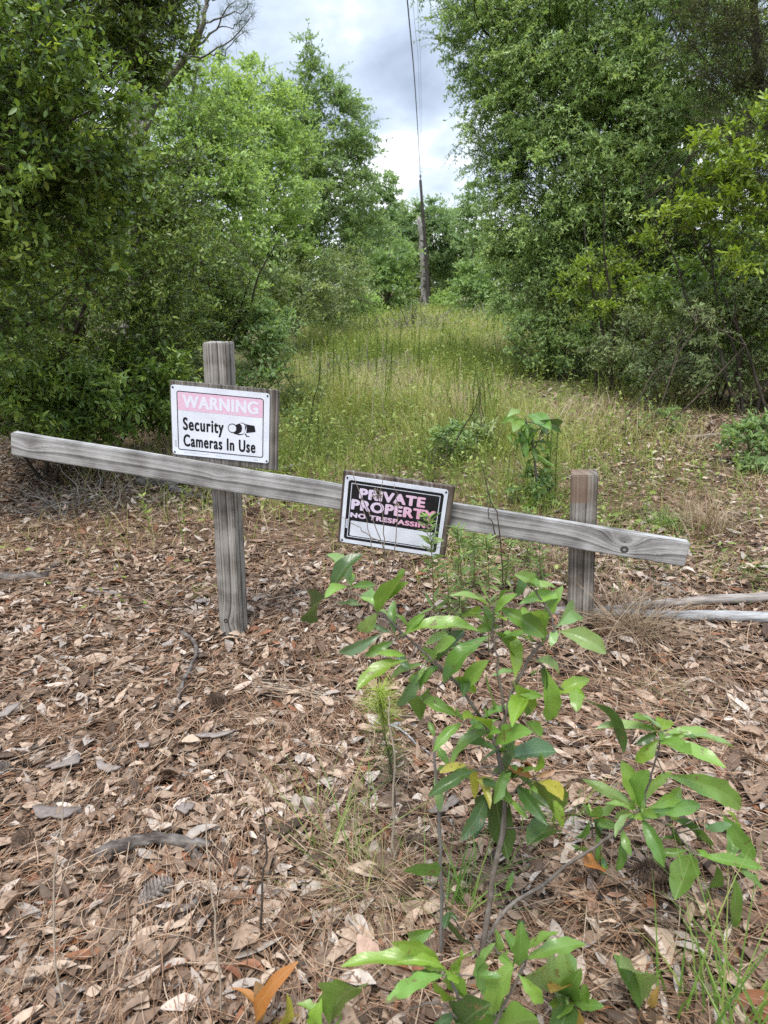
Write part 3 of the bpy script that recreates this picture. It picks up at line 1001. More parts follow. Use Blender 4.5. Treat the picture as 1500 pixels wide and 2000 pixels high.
plant('thicket_shrub', 'dark shrub between the warning sign post and the light green trees', 'shrub', gp(-2.3, 8.6), at(400, 520, 8.2),
      [blob(395, 560, 8.0, 80), blob(440, 620, 8.0, 70), blob(370, 650, 7.6, 70), blob(350, 480, 8.4, 80), blob(450, 540, 8.6, 60)],
      G['evergreen'], bark_dark, 15, r0=0.03, trunks=5, limbs=60, clump=0.27, cover=0.95, K=8, M=11, L=0.045, W=0.018, twr=0.002, loose=70, parts=SHR)
plant('edge_shrub', 'leafy shrub at the edge of the clearing right of the warning sign post', 'shrub', gp(-1.68, 8.1), at(510, 640, 8.0),
      [blob(505, 640, 7.9, 48), blob(530, 690, 7.8, 42), blob(480, 600, 8.2, 40), blob(545, 630, 8.2, 32), blob(505, 735, 7.6, 40, 30)],
      G['mid'], bark_brown, 16, r0=0.016, trunks=5, limbs=40, clump=0.18, cover=0.85, K=7, M=9, L=0.055, W=0.02, twr=0.0016, loose=24, parts=SHR)
plant('light_green_tree', 'light green tree behind the dark thicket under the bare pine limb', 'tree', gp(-3.9, 13.2), at(385, 130, 12.4),
      [blob(395, 190, 12.2, 70), blob(440, 165, 12.6, 30), blob(360, 280, 12, 85), blob(440, 260, 12.4, 65), blob(400, 370, 11.8, 95), blob(460, 350, 12.4, 65), blob(350, 440, 12, 90), blob(450, 440, 12, 75), blob(330, 180, 12.8, 60, dens=.8), blob(400, 520, 11.8, 80), blob(440, 580, 11.4, 70), blob(360, 600, 11, 80), blob(300, 300, 12, 90), blob(280, 420, 12, 90), blob(330, 540, 11.5, 90), blob(470, 200, 12.9, 45)],
      G['light'], bark_grey, 17, r0=0.10, limbs=110, clump=0.42, cover=0.9, K=9, M=12, L=0.065, W=0.030, twr=0.003, flat=0.4)
plant('light_green_tree', 'pale green tree filling the gap left of the tall peaked tree', 'tree', gp(-3.4, 17.3), at(500, 140, 17),
      [blob(500, 190, 17, 55), blob(475, 140, 17.3, 35), blob(540, 230, 17, 50), blob(520, 300, 16.6, 75), blob(480, 260, 17, 60), blob(545, 380, 16.4, 75), blob(500, 430, 16.2, 80), blob(470, 500, 16, 60), blob(540, 470, 16, 70), blob(520, 560, 15.6, 60), blob(560, 300, 17.2, 50), blob(440, 210, 17.4, 40)],
      G['light'], bark_grey, 18, r0=0.11, limbs=90, clump=0.5, cover=0.95, K=9, M=12, L=0.078, W=0.036, twr=0.003, flat=0.4)
plant('peaked_tree', 'tall green tree with a pointed top on the left of the sky gap', 'tree', gp(-2.7, 22.5), at(608, 120, 22),
      [blob(603, 125, 22, 20, 26), blob(612, 165, 22, 38), blob(640, 195, 22, 45), blob(590, 220, 21.8, 50), blob(670, 215, 22, 38), blob(640, 270, 21.6, 78), blob(700, 250, 22.4, 32, 40, dens=.8), blob(590, 310, 21.4, 70), blob(570, 250, 21.6, 50), blob(600, 80, 22, 9, 22, dens=1.5), blob(720, 290, 22.4, 22, 40, dens=.7),
       blob(660, 340, 21.4, 72), blob(705, 320, 22, 28, 50, dens=.7), blob(620, 400, 21.2, 80), blob(680, 410, 21.6, 55), blob(580, 440, 21, 55), blob(650, 480, 21.2, 60), blob(610, 530, 20.5, 60), blob(690, 520, 21, 50), blob(720, 450, 22, 36), blob(660, 570, 20, 50)],
      G['mid'], bark_grey, 19, r0=0.14, limbs=130, clump=0.55, cover=0.95, K=9, M=13, L=0.085, W=0.036, twr=0.0035, flat=0.45)
plant('shrub', 'blue green shrub at the foot of the tall peaked tree', 'shrub', gp(-2.7, 17.5), at(610, 500, 17),
      [blob(560, 520, 16, 55), blob(610, 550, 16.5, 55), blob(660, 530, 18, 55), blob(690, 570, 19, 40), blob(560, 580, 15, 40), blob(640, 590, 16, 35), blob(520, 560, 14.5, 45)],
      G['greygreen'], bark_brown, 20, r0=0.05, trunks=4, limbs=60, clump=0.42, cover=0.9, K=8, M=12, L=0.075, W=0.03, twr=0.003, flat=0.4, parts=SHR)

# pine with one long bare limb against the sky
rng = np.random.default_rng(31)
pb = gp(-3.0, 8.2)
pine = thing('pine_tree', 'pine tree with a pale trunk and a bare limb against the sky', 'tree', pb)
a = Acc()
limb(a, [pb - [0, 0, .1], at(268, 400, 8.1), at(262, 180, 8.0), at(268, -150, 7.9), at(262, -420, 7.9)], 0.095, 0.05, 20, 9, rng=rng, wob=0.006)
a.build('trunk', bark_pale, pine, pb, smooth=True)
a = Acc()
arm = [at(264, 300, 8.0), at(305, 190, 7.9), at(345, 135, 7.8), at(380, 92, 7.7), at(398, 45, 7.6), at(402, 0, 7.6), at(398, -60, 7.5)]
limb(a, arm, 0.045, 0.012, 16, 7, rng=rng, wob=0.008)
tips = []
for pts, r0 in (([at(372, 100, 7.7), at(385, 55, 7.5), at(384, 10, 7.4), at(372, -20, 7.4)], 0.014), ([at(366, 112, 7.7), at(410, 105, 7.6), at(452, 72, 7.5), at(492, 30, 7.4)], 0.012),
                ([at(380, 92, 7.7), at(420, 60, 7.6), at(440, 22, 7.5), at(465, -5, 7.5)], 0.011), ([at(398, 45, 7.6), at(430, 38, 7.5), at(470, 18, 7.4), at(486, 8, 7.3)], 0.009),
                ([at(345, 135, 7.8), at(352, 90, 7.8), at(355, 40, 7.8)], 0.010), ([at(410, 105, 7.6), at(440, 100, 7.5), at(478, 62, 7.4)], 0.007), ([at(402, 10, 7.6), at(430, -5, 7.5), at(455, -20, 7.5)], 0.008),
                ([at(330, 150, 7.85), at(310, 110, 7.9), at(300, 70, 7.9)], 0.010), ([at(420, 60, 7.6), at(455, 48, 7.5), at(480, 42, 7.4)], 0.006)):
    limb(a, pts, r0, 0.003, 10, 5, rng=rng, wob=0.012)
    p = resample(pts, 10)
    tips += [p[-1], p[-3], p[-5] + rng.normal(0, 0.03, 3)]
a.build('branches', bark_grey, pine, pb, smooth=True)
P, D = [], []
for tp in tips:
    n = 46
    d = norm(rdir(rng, n) + np.array([0.15, 0, 0.25]))
    P.append(np.repeat(tp[None], n, 0) + rng.normal(0, 0.012, (n, 3)))
    D.append(d)
P, D = np.concatenate(P), np.concatenate(D)
v, q = blades(P, D, rng.uniform(0.07, 0.14, len(P)), np.full(len(P), 0.0028), rng.uniform(0.0, 0.2, len(P)), 2, rng=rng)
mesh('needles', v, q, G['needle'], pine, pb, rng.random(len(q)))

# ------------------------------------------------------------------ far end of the clearing
far = [
    ('leafy tree with an airy top far off just left of the utility pole', 760, 44, 342, [(738, 365, 26), (750, 345, 16), (725, 420, 38), (760, 400, 26), (740, 470, 45), (700, 480, 45), (755, 395, 16)], 41, 'far'),
    ('rounded far tree directly behind the utility pole', 840, 52, 400, [(830, 430, 32), (800, 425, 30), (862, 430, 26), (845, 470, 40), (800, 470, 38), (848, 395, 13), (770, 450, 40), (740, 450, 34)], 42, 'far'),
    ('broad far tree with a dark hollow under it right of the pole', 880, 54, 420, [(880, 450, 35), (850, 500, 38), (890, 500, 40), (862, 540, 24), (925, 520, 40), (905, 465, 30)], 43, 'far'),
    ('slender far tree with sparse branches beside the big right tree', 925, 42, 350, [(926, 365, 17), (912, 395, 20), (935, 400, 20), (922, 440, 26), (940, 460, 30), (905, 425, 14)], 44, 'far'),
    ('low bushy far tree left of the broken trunk', 760, 40, 470, [(765, 510, 38), (735, 540, 38), (785, 535, 28), (780, 575, 28), (750, 580, 30), (705, 550, 36)], 45, 'mid'),
    ('dense low far tree at the right end of the clearing', 925, 38, 500, [(925, 560, 36), (960, 540, 40), (895, 585, 22), (950, 590, 30), (905, 540, 24)], 46, 'mid'),
]
for lab, px, D0, ty, bl, sd, lf in far:
    b = at(px, 600, D0)
    plant('far_tree', lab, 'tree', gp(b[0], D0), at(px, ty + 20, D0), [blob(x, y, D0 * (1 - 0.06 * (y - 350) / 250), r) for x, y, r in bl], G[lf], bark_brown, sd,
          group='trees at the far end of the clearing', r0=0.15, twigs=False, limbs=70, clump=0.85, cover=1.0, K=9, M=13, L=0.17, W=0.075, flat=0.42, kind='hex')
for lab, px, py, D0, r, sd, lf in (('small bush at the foot of the utility pole', 868, 585, 45, 20, 51, 'light'), ('yellow green bush in the middle distance left of the pole', 712, 595, 30, 24, 52, 'light'),
                                   ('grey green bush at the far left corner of the clearing', 650, 608, 24, 30, 53, 'greygreen'), ('small bush at the far right corner of the clearing', 985, 610, 26, 34, 54, 'mid')):
    b = at(px, py + r, D0)
    plant('far_bush', lab, 'bush', gp(b[0], D0), at(px, py, D0), [blob(px, py, D0, r), blob(px + r * .7, py + r * .4, D0, r * .7), blob(px - r * .8, py + r * .4, D0, r * .7)], G[lf], bark_brown, sd,
          r0=0.03, trunks=3, limbs=24, twigs=False, clump=0.45, cover=0.9, K=8, M=11, L=0.10, W=0.045, parts=SHR)

# ------------------------------------------------------------------ right side of the clearing
plant('willow_oak_tree', 'big narrow leaved tree towering over the right side of the clearing', 'tree', gp(4.6, 12.6), at(1230, -420, 11.6),
      [blob(1010, 60, 11.0, 120), blob(925, 40, 11.2, 62, 55, dens=.62), blob(880, 90, 11.3, 34, 30, dens=.45), blob(1110, 150, 10.6, 150), blob(1015, 215, 10.8, 105), blob(945, 170, 11.1, 45, 50, dens=.6),
       blob(985, 320, 10.8, 62), blob(1070, 360, 10.4, 115), blob(1005, 430, 10.6, 66), blob(1000, 520, 10.6, 52), blob(1090, 470, 10.2, 100), blob(1240, 70, 10.4, 170), blob(1210, 260, 10.0, 140),
       blob(1350, 120, 10.2, 150), blob(1010, 585, 10.6, 44), blob(1150, -90, 10.8, 220), blob(980, -60, 11.0, 120), blob(1180, 380, 9.8, 90), blob(920, 290, 11.0, 34, 26, dens=.5), blob(1330, 260, 10, 110), blob(1060, 560, 10.2, 70), blob(1150, 500, 9.9, 80), blob(1280, 380, 9.8, 110), blob(985, 470, 10.7, 40), blob(968, 380, 10.9, 34, 44), blob(1050, 250, 10.6, 90)],
      G['willow'], bark_dark, 61, r0=0.17, limbs=220, clump=0.34, cover=1.0, K=10, M=18, L=0.048, W=0.0145, flat=0.6, droop=0.28, twr=0.0022, loose=40)
plant('cedar_tree', 'dull olive fine leaved tree in the top right corner', 'tree', gp(4.9, 8.7), at(1480, -300, 8.3),
      [blob(1470, 90, 8.3, 110), blob(1440, 200, 8.3, 70, dens=.8), blob(1500, 250, 8.2, 100), blob(1400, 40, 8.6, 80, dens=.7), blob(1520, -60, 8.3, 160), blob(1540, 380, 8.2, 100)],
      G['olive'], bark_dark, 62, r0=0.10, limbs=120, clump=0.30, cover=0.95, K=10, M=16, L=0.030, W=0.008, flat=0.8, twr=0.002, loose=60, kind='quad')
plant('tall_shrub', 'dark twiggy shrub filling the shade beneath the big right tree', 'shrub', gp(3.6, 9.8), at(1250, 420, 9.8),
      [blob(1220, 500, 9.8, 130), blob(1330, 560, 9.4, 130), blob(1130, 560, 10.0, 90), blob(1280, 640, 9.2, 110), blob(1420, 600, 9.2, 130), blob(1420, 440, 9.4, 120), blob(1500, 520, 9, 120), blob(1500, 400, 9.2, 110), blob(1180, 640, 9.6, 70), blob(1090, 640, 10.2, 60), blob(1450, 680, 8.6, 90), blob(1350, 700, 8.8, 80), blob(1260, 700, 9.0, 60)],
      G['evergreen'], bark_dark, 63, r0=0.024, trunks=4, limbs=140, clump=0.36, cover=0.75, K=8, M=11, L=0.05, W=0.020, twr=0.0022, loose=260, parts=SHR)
plant('yellow_leaf_shrub', 'tall shrub with bright yellow green sprays at the right edge', 'shrub', gp(3.35, 6.6), at(1400, 330, 6.5),
      [blob(1430, 265, 6.5, 66, 38, dens=.8), blob(1480, 330, 6.3, 80, 48, dens=.9), blob(1380, 370, 6.4, 66, 36, dens=.9), blob(1450, 410, 6.2, 80, 42, dens=.85), blob(1340, 420, 6.5, 55, 28, dens=.9), blob(1290, 455, 6.6, 42, 24, dens=.8), blob(1480, 480, 6.2, 80, 40, dens=.7), blob(1545, 280, 6.2, 90, 70)],
      G['yellow'], bark_dark, 64, r0=0.016, trunks=5, limbs=120, clump=0.17, cover=0.46, K=7, M=8, L=0.060, W=0.021, flat=0.35, twr=0.0016, droop=0.05, spread=0.75, loose=70, parts=SHR, upn=1.6, tone=0.15)
plant('yellow_leaf_shrub', 'smaller yellow green shrub below the big tree left of the tall one', 'shrub', gp(2.75, 8.4), at(1200, 520, 8.4),
      [blob(1180, 530, 8.4, 66, 34, dens=.9), blob(1130, 560, 8.5, 40, 24), blob(1240, 495, 8.4, 50, 26, dens=.8), blob(1265, 560, 8.2, 60, 30, dens=.8), blob(1330, 590, 8.0, 62, 30, dens=.8), blob(1200, 585, 8.3, 60, 26, dens=.8)],
      G['yellow'], bark_dark, 65, r0=0.022, trunks=4, limbs=70, clump=0.18, cover=0.36, K=7, M=8, L=0.058, W=0.021, flat=0.35, twr=0.0016, droop=0.05, spread=0.75, loose=40, parts=SHR, upn=1.6, tone=0.15)
plant('green_leaf_shrub', 'dark green shrub under the yellow sprays at the right edge', 'shrub', gp(3.4, 7.1), at(1440, 560, 7.0),
      [blob(1440, 520, 7.0, 90, 60), blob(1380, 580, 7.0, 90, 55), blob(1490, 600, 6.9, 90, 70), blob(1320, 540, 7.3, 60, 40), blob(1560, 500, 6.9, 100)],
      G['glossy'], bark_dark, 66, r0=0.012, trunks=4, limbs=70, clump=0.24, cover=0.8, K=8, M=9, L=0.058, W=0.020, flat=0.5, twr=0.0016, loose=70, parts=SHR)
plant('low_shrub', 'light green low shrub at the right edge of the clearing', 'shrub', gp(2.45, 10.2), at(1070, 620, 10),
      [blob(1060, 615, 10, 44), blob(1035, 655, 9.8, 36), blob(1095, 650, 9.6, 45), blob(1140, 610, 9.6, 45), blob(1150, 665, 9.3, 45), blob(1100, 590, 10, 32), blob(1200, 640, 9.2, 50), blob(1110, 690, 9.4, 40, 26), blob(1030, 690, 9.6, 34, 22)],
      G['mid'], bark_brown, 67, r0=0.02, trunks=5, limbs=50, clump=0.24, cover=0.85, K=8, M=10, L=0.052, W=0.021, twr=0.0016, flat=0.5, loose=50, parts=SHR)
plant('brush_shrub', 'grey green twiggy brush at the right edge above the bare litter', 'shrub', gp(3.1, 7.5), at(1330, 660, 7.4),
      [blob(1240, 660, 7.8, 62), blob(1300, 690, 7.4, 55), blob(1360, 650, 7.4, 68), blob(1430, 680, 7.1, 72), blob(1490, 650, 7.0, 80), blob(1180, 690, 8.2, 40), blob(1400, 725, 6.8, 60, 36), blob(1280, 722, 7.2, 55, 30), blob(1460, 590, 6.7, 70, 50), blob(1380, 600, 6.9, 60, 45), blob(1490, 730, 6.6, 60, 45), blob(1330, 740, 6.9, 45, 24)],
      G['greygreen'], bark_brown, 68, r0=0.008, trunks=6, limbs=80, clump=0.22, cover=0.85, K=8, M=10, L=0.042, W=0.015, twr=0.0016, flat=0.6, loose=260, parts=SHR)
plant('small_bush', 'small leafy bush at the right edge above the short grass tuft', 'bush', gp(2.62, 4.75), at(1460, 860, 4.7),
      [blob(1450, 860, 4.7, 40, 28), blob(1490, 900, 4.6, 45, 32), blob(1425, 910, 4.7, 28, 20), blob(1510, 840, 4.7, 45, 40)],
      G['mid'], bark_brown, 69, r0=0.010, trunks=4, limbs=26, clump=0.12, cover=0.8, K=7, M=8, L=0.045, W=0.018, twr=0.0013, loose=16, parts=SHR)
plant('thin_sapling', 'thin sapling with wispy foliage standing before the right brush', 'sapling', gp(2.3, 6.2), at(1350, 610, 6.1),
      [blob(1345, 640, 6.1, 34, 55, dens=.6), blob(1370, 700, 6.1, 36, 40, dens=.55), blob(1390, 620, 6.1, 36, 50, dens=.5)],
      G['greygreen'], bark_brown, 70, r0=0.009, trunks=3, limbs=30, clump=0.15, cover=0.6, K=7, M=10, L=0.035, W=0.009, twr=0.0012, parts=SHR, kind='quad')

# far-off wood behind both edges (reads as one mass)
rng = np.random.default_rng(77)
bl = []
for i in range(26):
    y = rng.uniform(9, 60)
    bl.append((np.array([-5.2 - 0.10 * y - rng.uniform(0, 3.0), y, rng.uniform(0.8, 4.5)]), np.array([1.8, 2.4, 1.9]), 1.0))
    y = rng.uniform(9, 60)
    bl.append((np.array([6.9 + 0.10 * y + rng.uniform(0, 3.0), y, rng.uniform(0.8, 5.5)]), np.array([1.8, 2.4, 2.2]), 1.0))
for i in range(16):
    bl.append((np.array([rng.uniform(-9, 14), rng.uniform(56, 66), rng.uniform(0.8, 4.2)]), np.array([2.6, 2.2, 2.0]), 1.0))
for i in range(10):
    bl.append((np.array([-4.4 - rng.uniform(0, 1.5), rng.uniform(4.5, 9), rng.uniform(0.8, 4.0)]), np.array([1.0, 1.2, 1.1]), 1.0))
    bl.append((np.array([5.6 + rng.uniform(0, 1.5), rng.uniform(6, 11), rng.uniform(0.8, 4.0)]), np.array([1.0, 1.2, 1.1]), 1.0))
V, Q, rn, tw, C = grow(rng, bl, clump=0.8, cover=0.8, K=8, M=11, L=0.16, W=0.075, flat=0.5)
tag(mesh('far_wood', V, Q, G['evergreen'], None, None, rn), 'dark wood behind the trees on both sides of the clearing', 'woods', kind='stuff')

# ------------------------------------------------------------------ utility pole, broken trunk, wires
pb = gp(at(838, 605, 48)[0], 48)
up = thing('utility_pole', 'thin leaning utility pole at the far end of the clearing', 'pole', pb)
a = Acc()
rng = np.random.default_rng(5)
ptop = at(821, 352, 48)
limb(a, [pb - [0, 0, .3], (pb + ptop) / 2 + [0.03, 0, 0], ptop], 0.135, 0.08, 14, 10, rng=rng)
a.build('shaft', plain('pole_wood', (0.062, 0.052, 0.045), 0.85, 0.15, 0.35, 3.0), up, pb, smooth=True)
a = Acc()
limb(a, [ptop + [0, -.02, -.15], ptop + [0, -.02, .22]], 0.045, 0.03, 5, 8)
limb(a, [ptop + [0, -.02, .18], ptop + [0, -.02, .30]], 0.075, 0.06, 5, 10)
a.build('insulator', plain('insulator_grey', (0.22, 0.21, 0.20), 0.4), up, pb, smooth=True)
db = gp(at(829, 603, 49)[0], 49.0)
dt = thing('dead_tree', 'broken pale dead trunk standing right beside the utility pole', 'dead tree', db)
a = Acc()
limb(a, [db - [0, 0, .2], at(828, 560, 49), at(824, 500, 49), at(822, 460, 49), at(818, 424, 49)], 0.185, 0.12, 22, 9, rng=rng, wob=0.03)
limb(a, [at(819, 432, 49), at(816, 420, 49)], 0.06, 0.02, 4, 5)
a.build('trunk', bark_pale, dt, db)
a = Acc()
for i in range(14):
    yy = rng.uniform(470, 600)
    p = at(827 + rng.normal(0, 3), yy, 48.7)
    limb(a, [p, p + rng.normal(0, 0.25, 3), p + rng.normal(0, 0.35, 3) - [0, 0, .4]], 0.04, 0.02, 6, 4)
a.build('vines', bark_dark, dt, db)
wirem = plain('wire', (0.035, 0.035, 0.04), 0.5)
wt = ptop + np.array([0, 0, 0.25])
for lab, pts, r in (('thick dark power line running from the pole top overhead', [wt, at(812, 190, 27), at(795, -5, 18.5), np.array([-0.6, 0.0, 7.6]), np.array([-2.3, -28, 8.6])], 0.016),
                    ('thin power line just right of the thick dark one', [ptop + [.05, 0, .0], at(818, 150, 25), at(806, -5, 18.5), np.array([-0.4, 0.0, 7.6]), np.array([-2.1, -28, 8.6])], 0.0036),
                    ('rightmost thin power line passing beside the pole top', [ptop + [.12, 0, .1], at(822, 150, 25), at(815, -5, 18.5), np.array([-0.2, 0.0, 7.6]), np.array([-1.9, -28, 8.6])], 0.0032)):
    p = resample(pts, 60)
    v, q = tubes(p[None], np.full((1, 60), r), 6)
    tag(mesh('power_line', v, q, wirem), lab, 'power line', 'power lines')

# ------------------------------------------------------------------ leaf litter and pine straw (uncountable)
rng = np.random.default_rng(101)


def litmat(name, stops, rough=0.7):
    m, t, out = newmat(name)
    a = node(t, 'ShaderNodeAttribute', attribute_name='rnd')
    r = ramp(t, a.outputs['Fac'], stops)
    co = node(t, 'ShaderNodeTexCoord')
    n = node(t, 'ShaderNodeTexNoise', i_Scale=70.0, i_Detail=4.0)
    link(t, co.outputs['Object'], n.inputs['Vector'])
    f = ramp(t, n.outputs[0], [(0.3, (0.72, 0.70, 0.68)), (0.7, (1.12, 1.1, 1.08))])
    b = node(t, 'ShaderNodeBsdfPrincipled', i_Roughness=rough)
    b.inputs['Specular IOR Level'].default_value = 0.25
    link(t, mixc(t, 1.0, r.outputs[0], f.outputs[0], 'MULTIPLY'), b.inputs['Base Color'])
    link(t, b.outputs[0], out.inputs[0])
    return m


lit = litmat('dry_leaf', [(0.0, (0.044, 0.029, 0.019)), (0.18, (0.108, 0.070, 0.045)), (0.38, (0.215, 0.144, 0.095)), (0.58, (0.352, 0.247, 0.170)), (0.74, (0.519, 0.393, 0.285)), (0.84, (0.352, 0.306, 0.261)), (0.92, (0.646, 0.548, 0.451)), (0.955, (0.303, 0.131, 0.062)), (1.0, (0.196, 0.082, 0.043))], 0.55)
straw = litmat('pine_straw', [(0.0, (0.10, 0.055, 0.032)), (0.45, (0.25, 0.140, 0.078)), (0.75, (0.38, 0.235, 0.140)), (1.0, (0.48, 0.37, 0.26))])


def litter_points(n, y0, y1, power=1.0):
    """ground points spread over the wedge that the clearing's floor shows, thinning with distance"""
    y = y0 + (y1 - y0) * rng.random(n) ** power
    x = (rng.random(n) * 2 - 1) * (0.62 * y + 0.75) + 0.02 * y
    return x, y


def meadow(x, y):
    """0 on bare litter .. 1 in the green middle of the clearing"""
    c = np.sin(x * 2.3 + 1.1) * np.sin(y * 1.1 + x * 0.7) * 0.30 + np.sin(x * 5.1 + y * 2.2) * 0.16
    left = sst(-1.7, -0.7, x - 0.02 * y + 0.10 * np.maximum(y - 8, 0) + 0.3 * c)
    right = 1 - 0.86 * sst(0.75, 1.7, x + 0.4 * c - 0.10 * np.maximum(y - 4.5, 0) - 0.22 * np.maximum(y - 8, 0))
    front = sst(2.9, 4.6, y + c * 2.0 + 0.8 * sst(0.1, 0.5, x) - 0.9 * (1 - sst(-0.9, -0.1, x)))
    bare = 1 - 0.88 * sst(0.30, 0.65, np.sin(1.9 * x + 0.6 * y + 2.1) * np.sin(0.85 * y - 1.3 * x) + 0.25 * np.sin(4.3 * x)) * sst(5.2, 6.8, y) * (1 - sst(14, 20, y))
    return np.clip(left * right * front * bare, 0, 1)


def litter_leaves(x, y, L, W, tilt, lift):
    n = len(x)
    z = tz(x, y) + lift
    a = rng.random(n) * 2 * np.pi
    D = np.stack([np.cos(a), np.sin(a), rng.normal(0, tilt, n)], -1)
    N = norm(np.stack([rng.normal(0, tilt, n), rng.normal(0, tilt, n), np.ones(n)], -1))
    D = norm(D)
    Sd = norm(np.cross(D, N))
    N = np.cross(Sd, D)
    nt_, ns = 6, 3
    t = np.linspace(0, 1, nt_)
    wp = np.array([0.10, 0.72, 1.0, 0.92, 0.60, 0.05])
    s = np.array([-0.5, 0.0, 0.5])
    cup = rng.normal(0.22, 0.30, n)
    curl = rng.normal(0.10, 0.22, n)
    tw = rng.normal(0, 0.35, n)
    wv = rng.normal(0, 0.08, (n, nt_))
    A = (t - 0.5)[None, :, None] * L[:, None, None]
    Cc = s[None, None] * (wp[None, :, None] * W[:, None, None]) * (1 + wv[..., None])
    h = (np.abs(s) ** 1.4 * 2.2)[None, None] * (cup * W)[:, None, None] * wp[None, :, None] + ((t - 0.5) ** 2 * 4 - 0.4)[None, :, None] * (curl * L * 0.5)[:, None, None]
    h = h + Cc * ((t - 0.5)[None] * tw[:, None])[..., None] * 2
    V = np.stack([x, y, z + 0.008], -1)[:, None, None] + A[..., None] * D[:, None, None] + Cc[..., None] * Sd[:, None, None] + h[..., None] * N[:, None, None]
    V = V.reshape(n, -1, 3)
    low = V[..., 2].min(1) - tz(x, y)
    V[..., 2] -= np.minimum(low, 0)[:, None] * 0.8
    i = np.arange(nt_ - 1)[:, None] * ns + np.arange(ns - 1)[None]
    f = np.stack([i, i + 1, i + ns + 1, i + ns], -1).reshape(-1, 4)
    Q = (np.arange(n)[:, None, None] * nt_ * ns + f[None]).reshape(-1, 4)
    return V.reshape(-1, 3), Q, len(f)


a = Acc()
for n, y0, y1, pw, l0, l1 in ((19000, 0.62, 1.9, 0.8, 0.034, 0.088), (34000, 1.8, 3.6, 0.75, 0.030, 0.078), (30000, 3.4, 6.5, 0.85, 0.034, 0.074), (10000, 6.2, 12, 0.9, 0.06, 0.10)):
    x, y = litter_points(n, y0, y1, pw)
    keep = rng.random(n) > 0.80 * meadow(x, y) ** 0.7
    # patches where straw wins over leaves
    pt = np.sin(3.1 * x + 1.7 * y) * np.sin(2.3 * y - 1.9 * x + 1.0)
    keep &= rng.random(n) > 0.40 * np.clip(pt, 0, 1)
    x, y = x[keep], y[keep]
    n = len(x)
    L = rng.uniform(l0, l1, n) * np.where(rng.random(n) < 0.05, 1.35, 1.0) * np.where(rng.random(n) < 0.45, 0.5, 1.0)
    W = L * np.where(rng.random(n) < .15, rng.uniform(0.40, 0.6, n), rng.uniform(0.20, 0.38, n))
    v, q, f = litter_leaves(x, y, L, W, 0.22, rng.random(n) ** 1.6 * 0.026)
    a.add(v, q, np.repeat(np.clip(rng.beta(1.25, 1.2, n), 0, 1), f))
for px_, py_, D_ in ((459, 1250, 2.60), (1131, 1232, 2.392)):
    c_ = at(px_, py_, D_)
    n = 130
    an, rr_ = rng.uniform(0, 6.28, n), 0.055 + np.abs(rng.normal(0, .05, n))
    x, y = c_[0] + rr_ * np.cos(an), c_[1] + rr_ * np.sin(an)
    L = rng.uniform(.03, .07, n)
    v, q, f = litter_leaves(x, y, L, L * rng.uniform(.22, .4, n), .45, np.clip(.045 - (rr_ - .05) * .6, .004, 1) * rng.random(n))
    a.add(v, q, np.repeat(rng.beta(1.5, 1.6, n), f))
tag(a.build('leaf_litter', lit, smooth=True), 'brown dry oak leaves covering the ground', 'leaf litter', kind='stuff')

a = Acc()
for n, y0, y1, wd in ((15500, 0.6, 2.0, 0.0015), (23000, 1.9, 4.2, 0.0018), (9500, 4.0, 7.5, 0.0028)):
    x, y = litter_points(n, y0, y1, 0.8)
    c = rng.random(n)
    # straw lies combed in drifts
    ang = 0.5 + 1.2 * np.sin(1.3 * x + 0.8) + 1.0 * np.sin(1.1 * y + 0.5 * x) + rng.normal(0, 0.6, n)
    ang = np.where(rng.random(n) < 0.35, rng.random(n) * 6.28, ang)
    keep = rng.random(n) > 0.8 * meadow(x, y)
    x, y, ang = x[keep], y[keep], ang[keep]
    n = len(x)
    L = rng.uniform(0.09, 0.20, n)
    ts = np.linspace(-0.5, 0.5, 5)
    bend = rng.normal(0, 0.25, n)
    d = np.stack([np.cos(ang), np.sin(ang)], -1)
    pd = np.stack([-d[:, 1], d[:, 0]], -1)
    xy = np.stack([x, y], -1)[:, None] + d[:, None] * (L[:, None] * ts)[..., None] + pd[:, None] * ((bend * L)[:, None] * ts ** 2)[..., None]
    z = tz(x, y)[:, None] + 0.010 + (rng.random(n) ** 1.4 * 0.036)[:, None] + (rng.normal(0, 0.055, n) * L)[:, None] * ts * 2 + rng.normal(0, 0.001, (n, 5))
    z = np.maximum(z, tz(xy[..., 0], xy[..., 1]) + 0.004)
    C = np.concatenate([xy, z[..., None]], -1)
    sd = np.concatenate([pd, rng.normal(0, 0.35, (n, 1))], -1)[:, None] * (wd * 0.5 * rng.uniform(0.7, 1.3, n))[:, None, None]
    v = np.stack([C - sd, C + sd], 2).reshape(-1, 3)
    b = np.arange(n)[:, None] * 10 + np.arange(4)[None] * 2
    q = np.stack([b, b + 1, b + 3, b + 2], -1).reshape(-1, 4)
    a.add(v, q, np.repeat(rng.random(n), 4))
tag(a.build('pine_straw', straw), 'reddish brown pine needles strewn through the leaf litter', 'pine needles', kind='stuff')

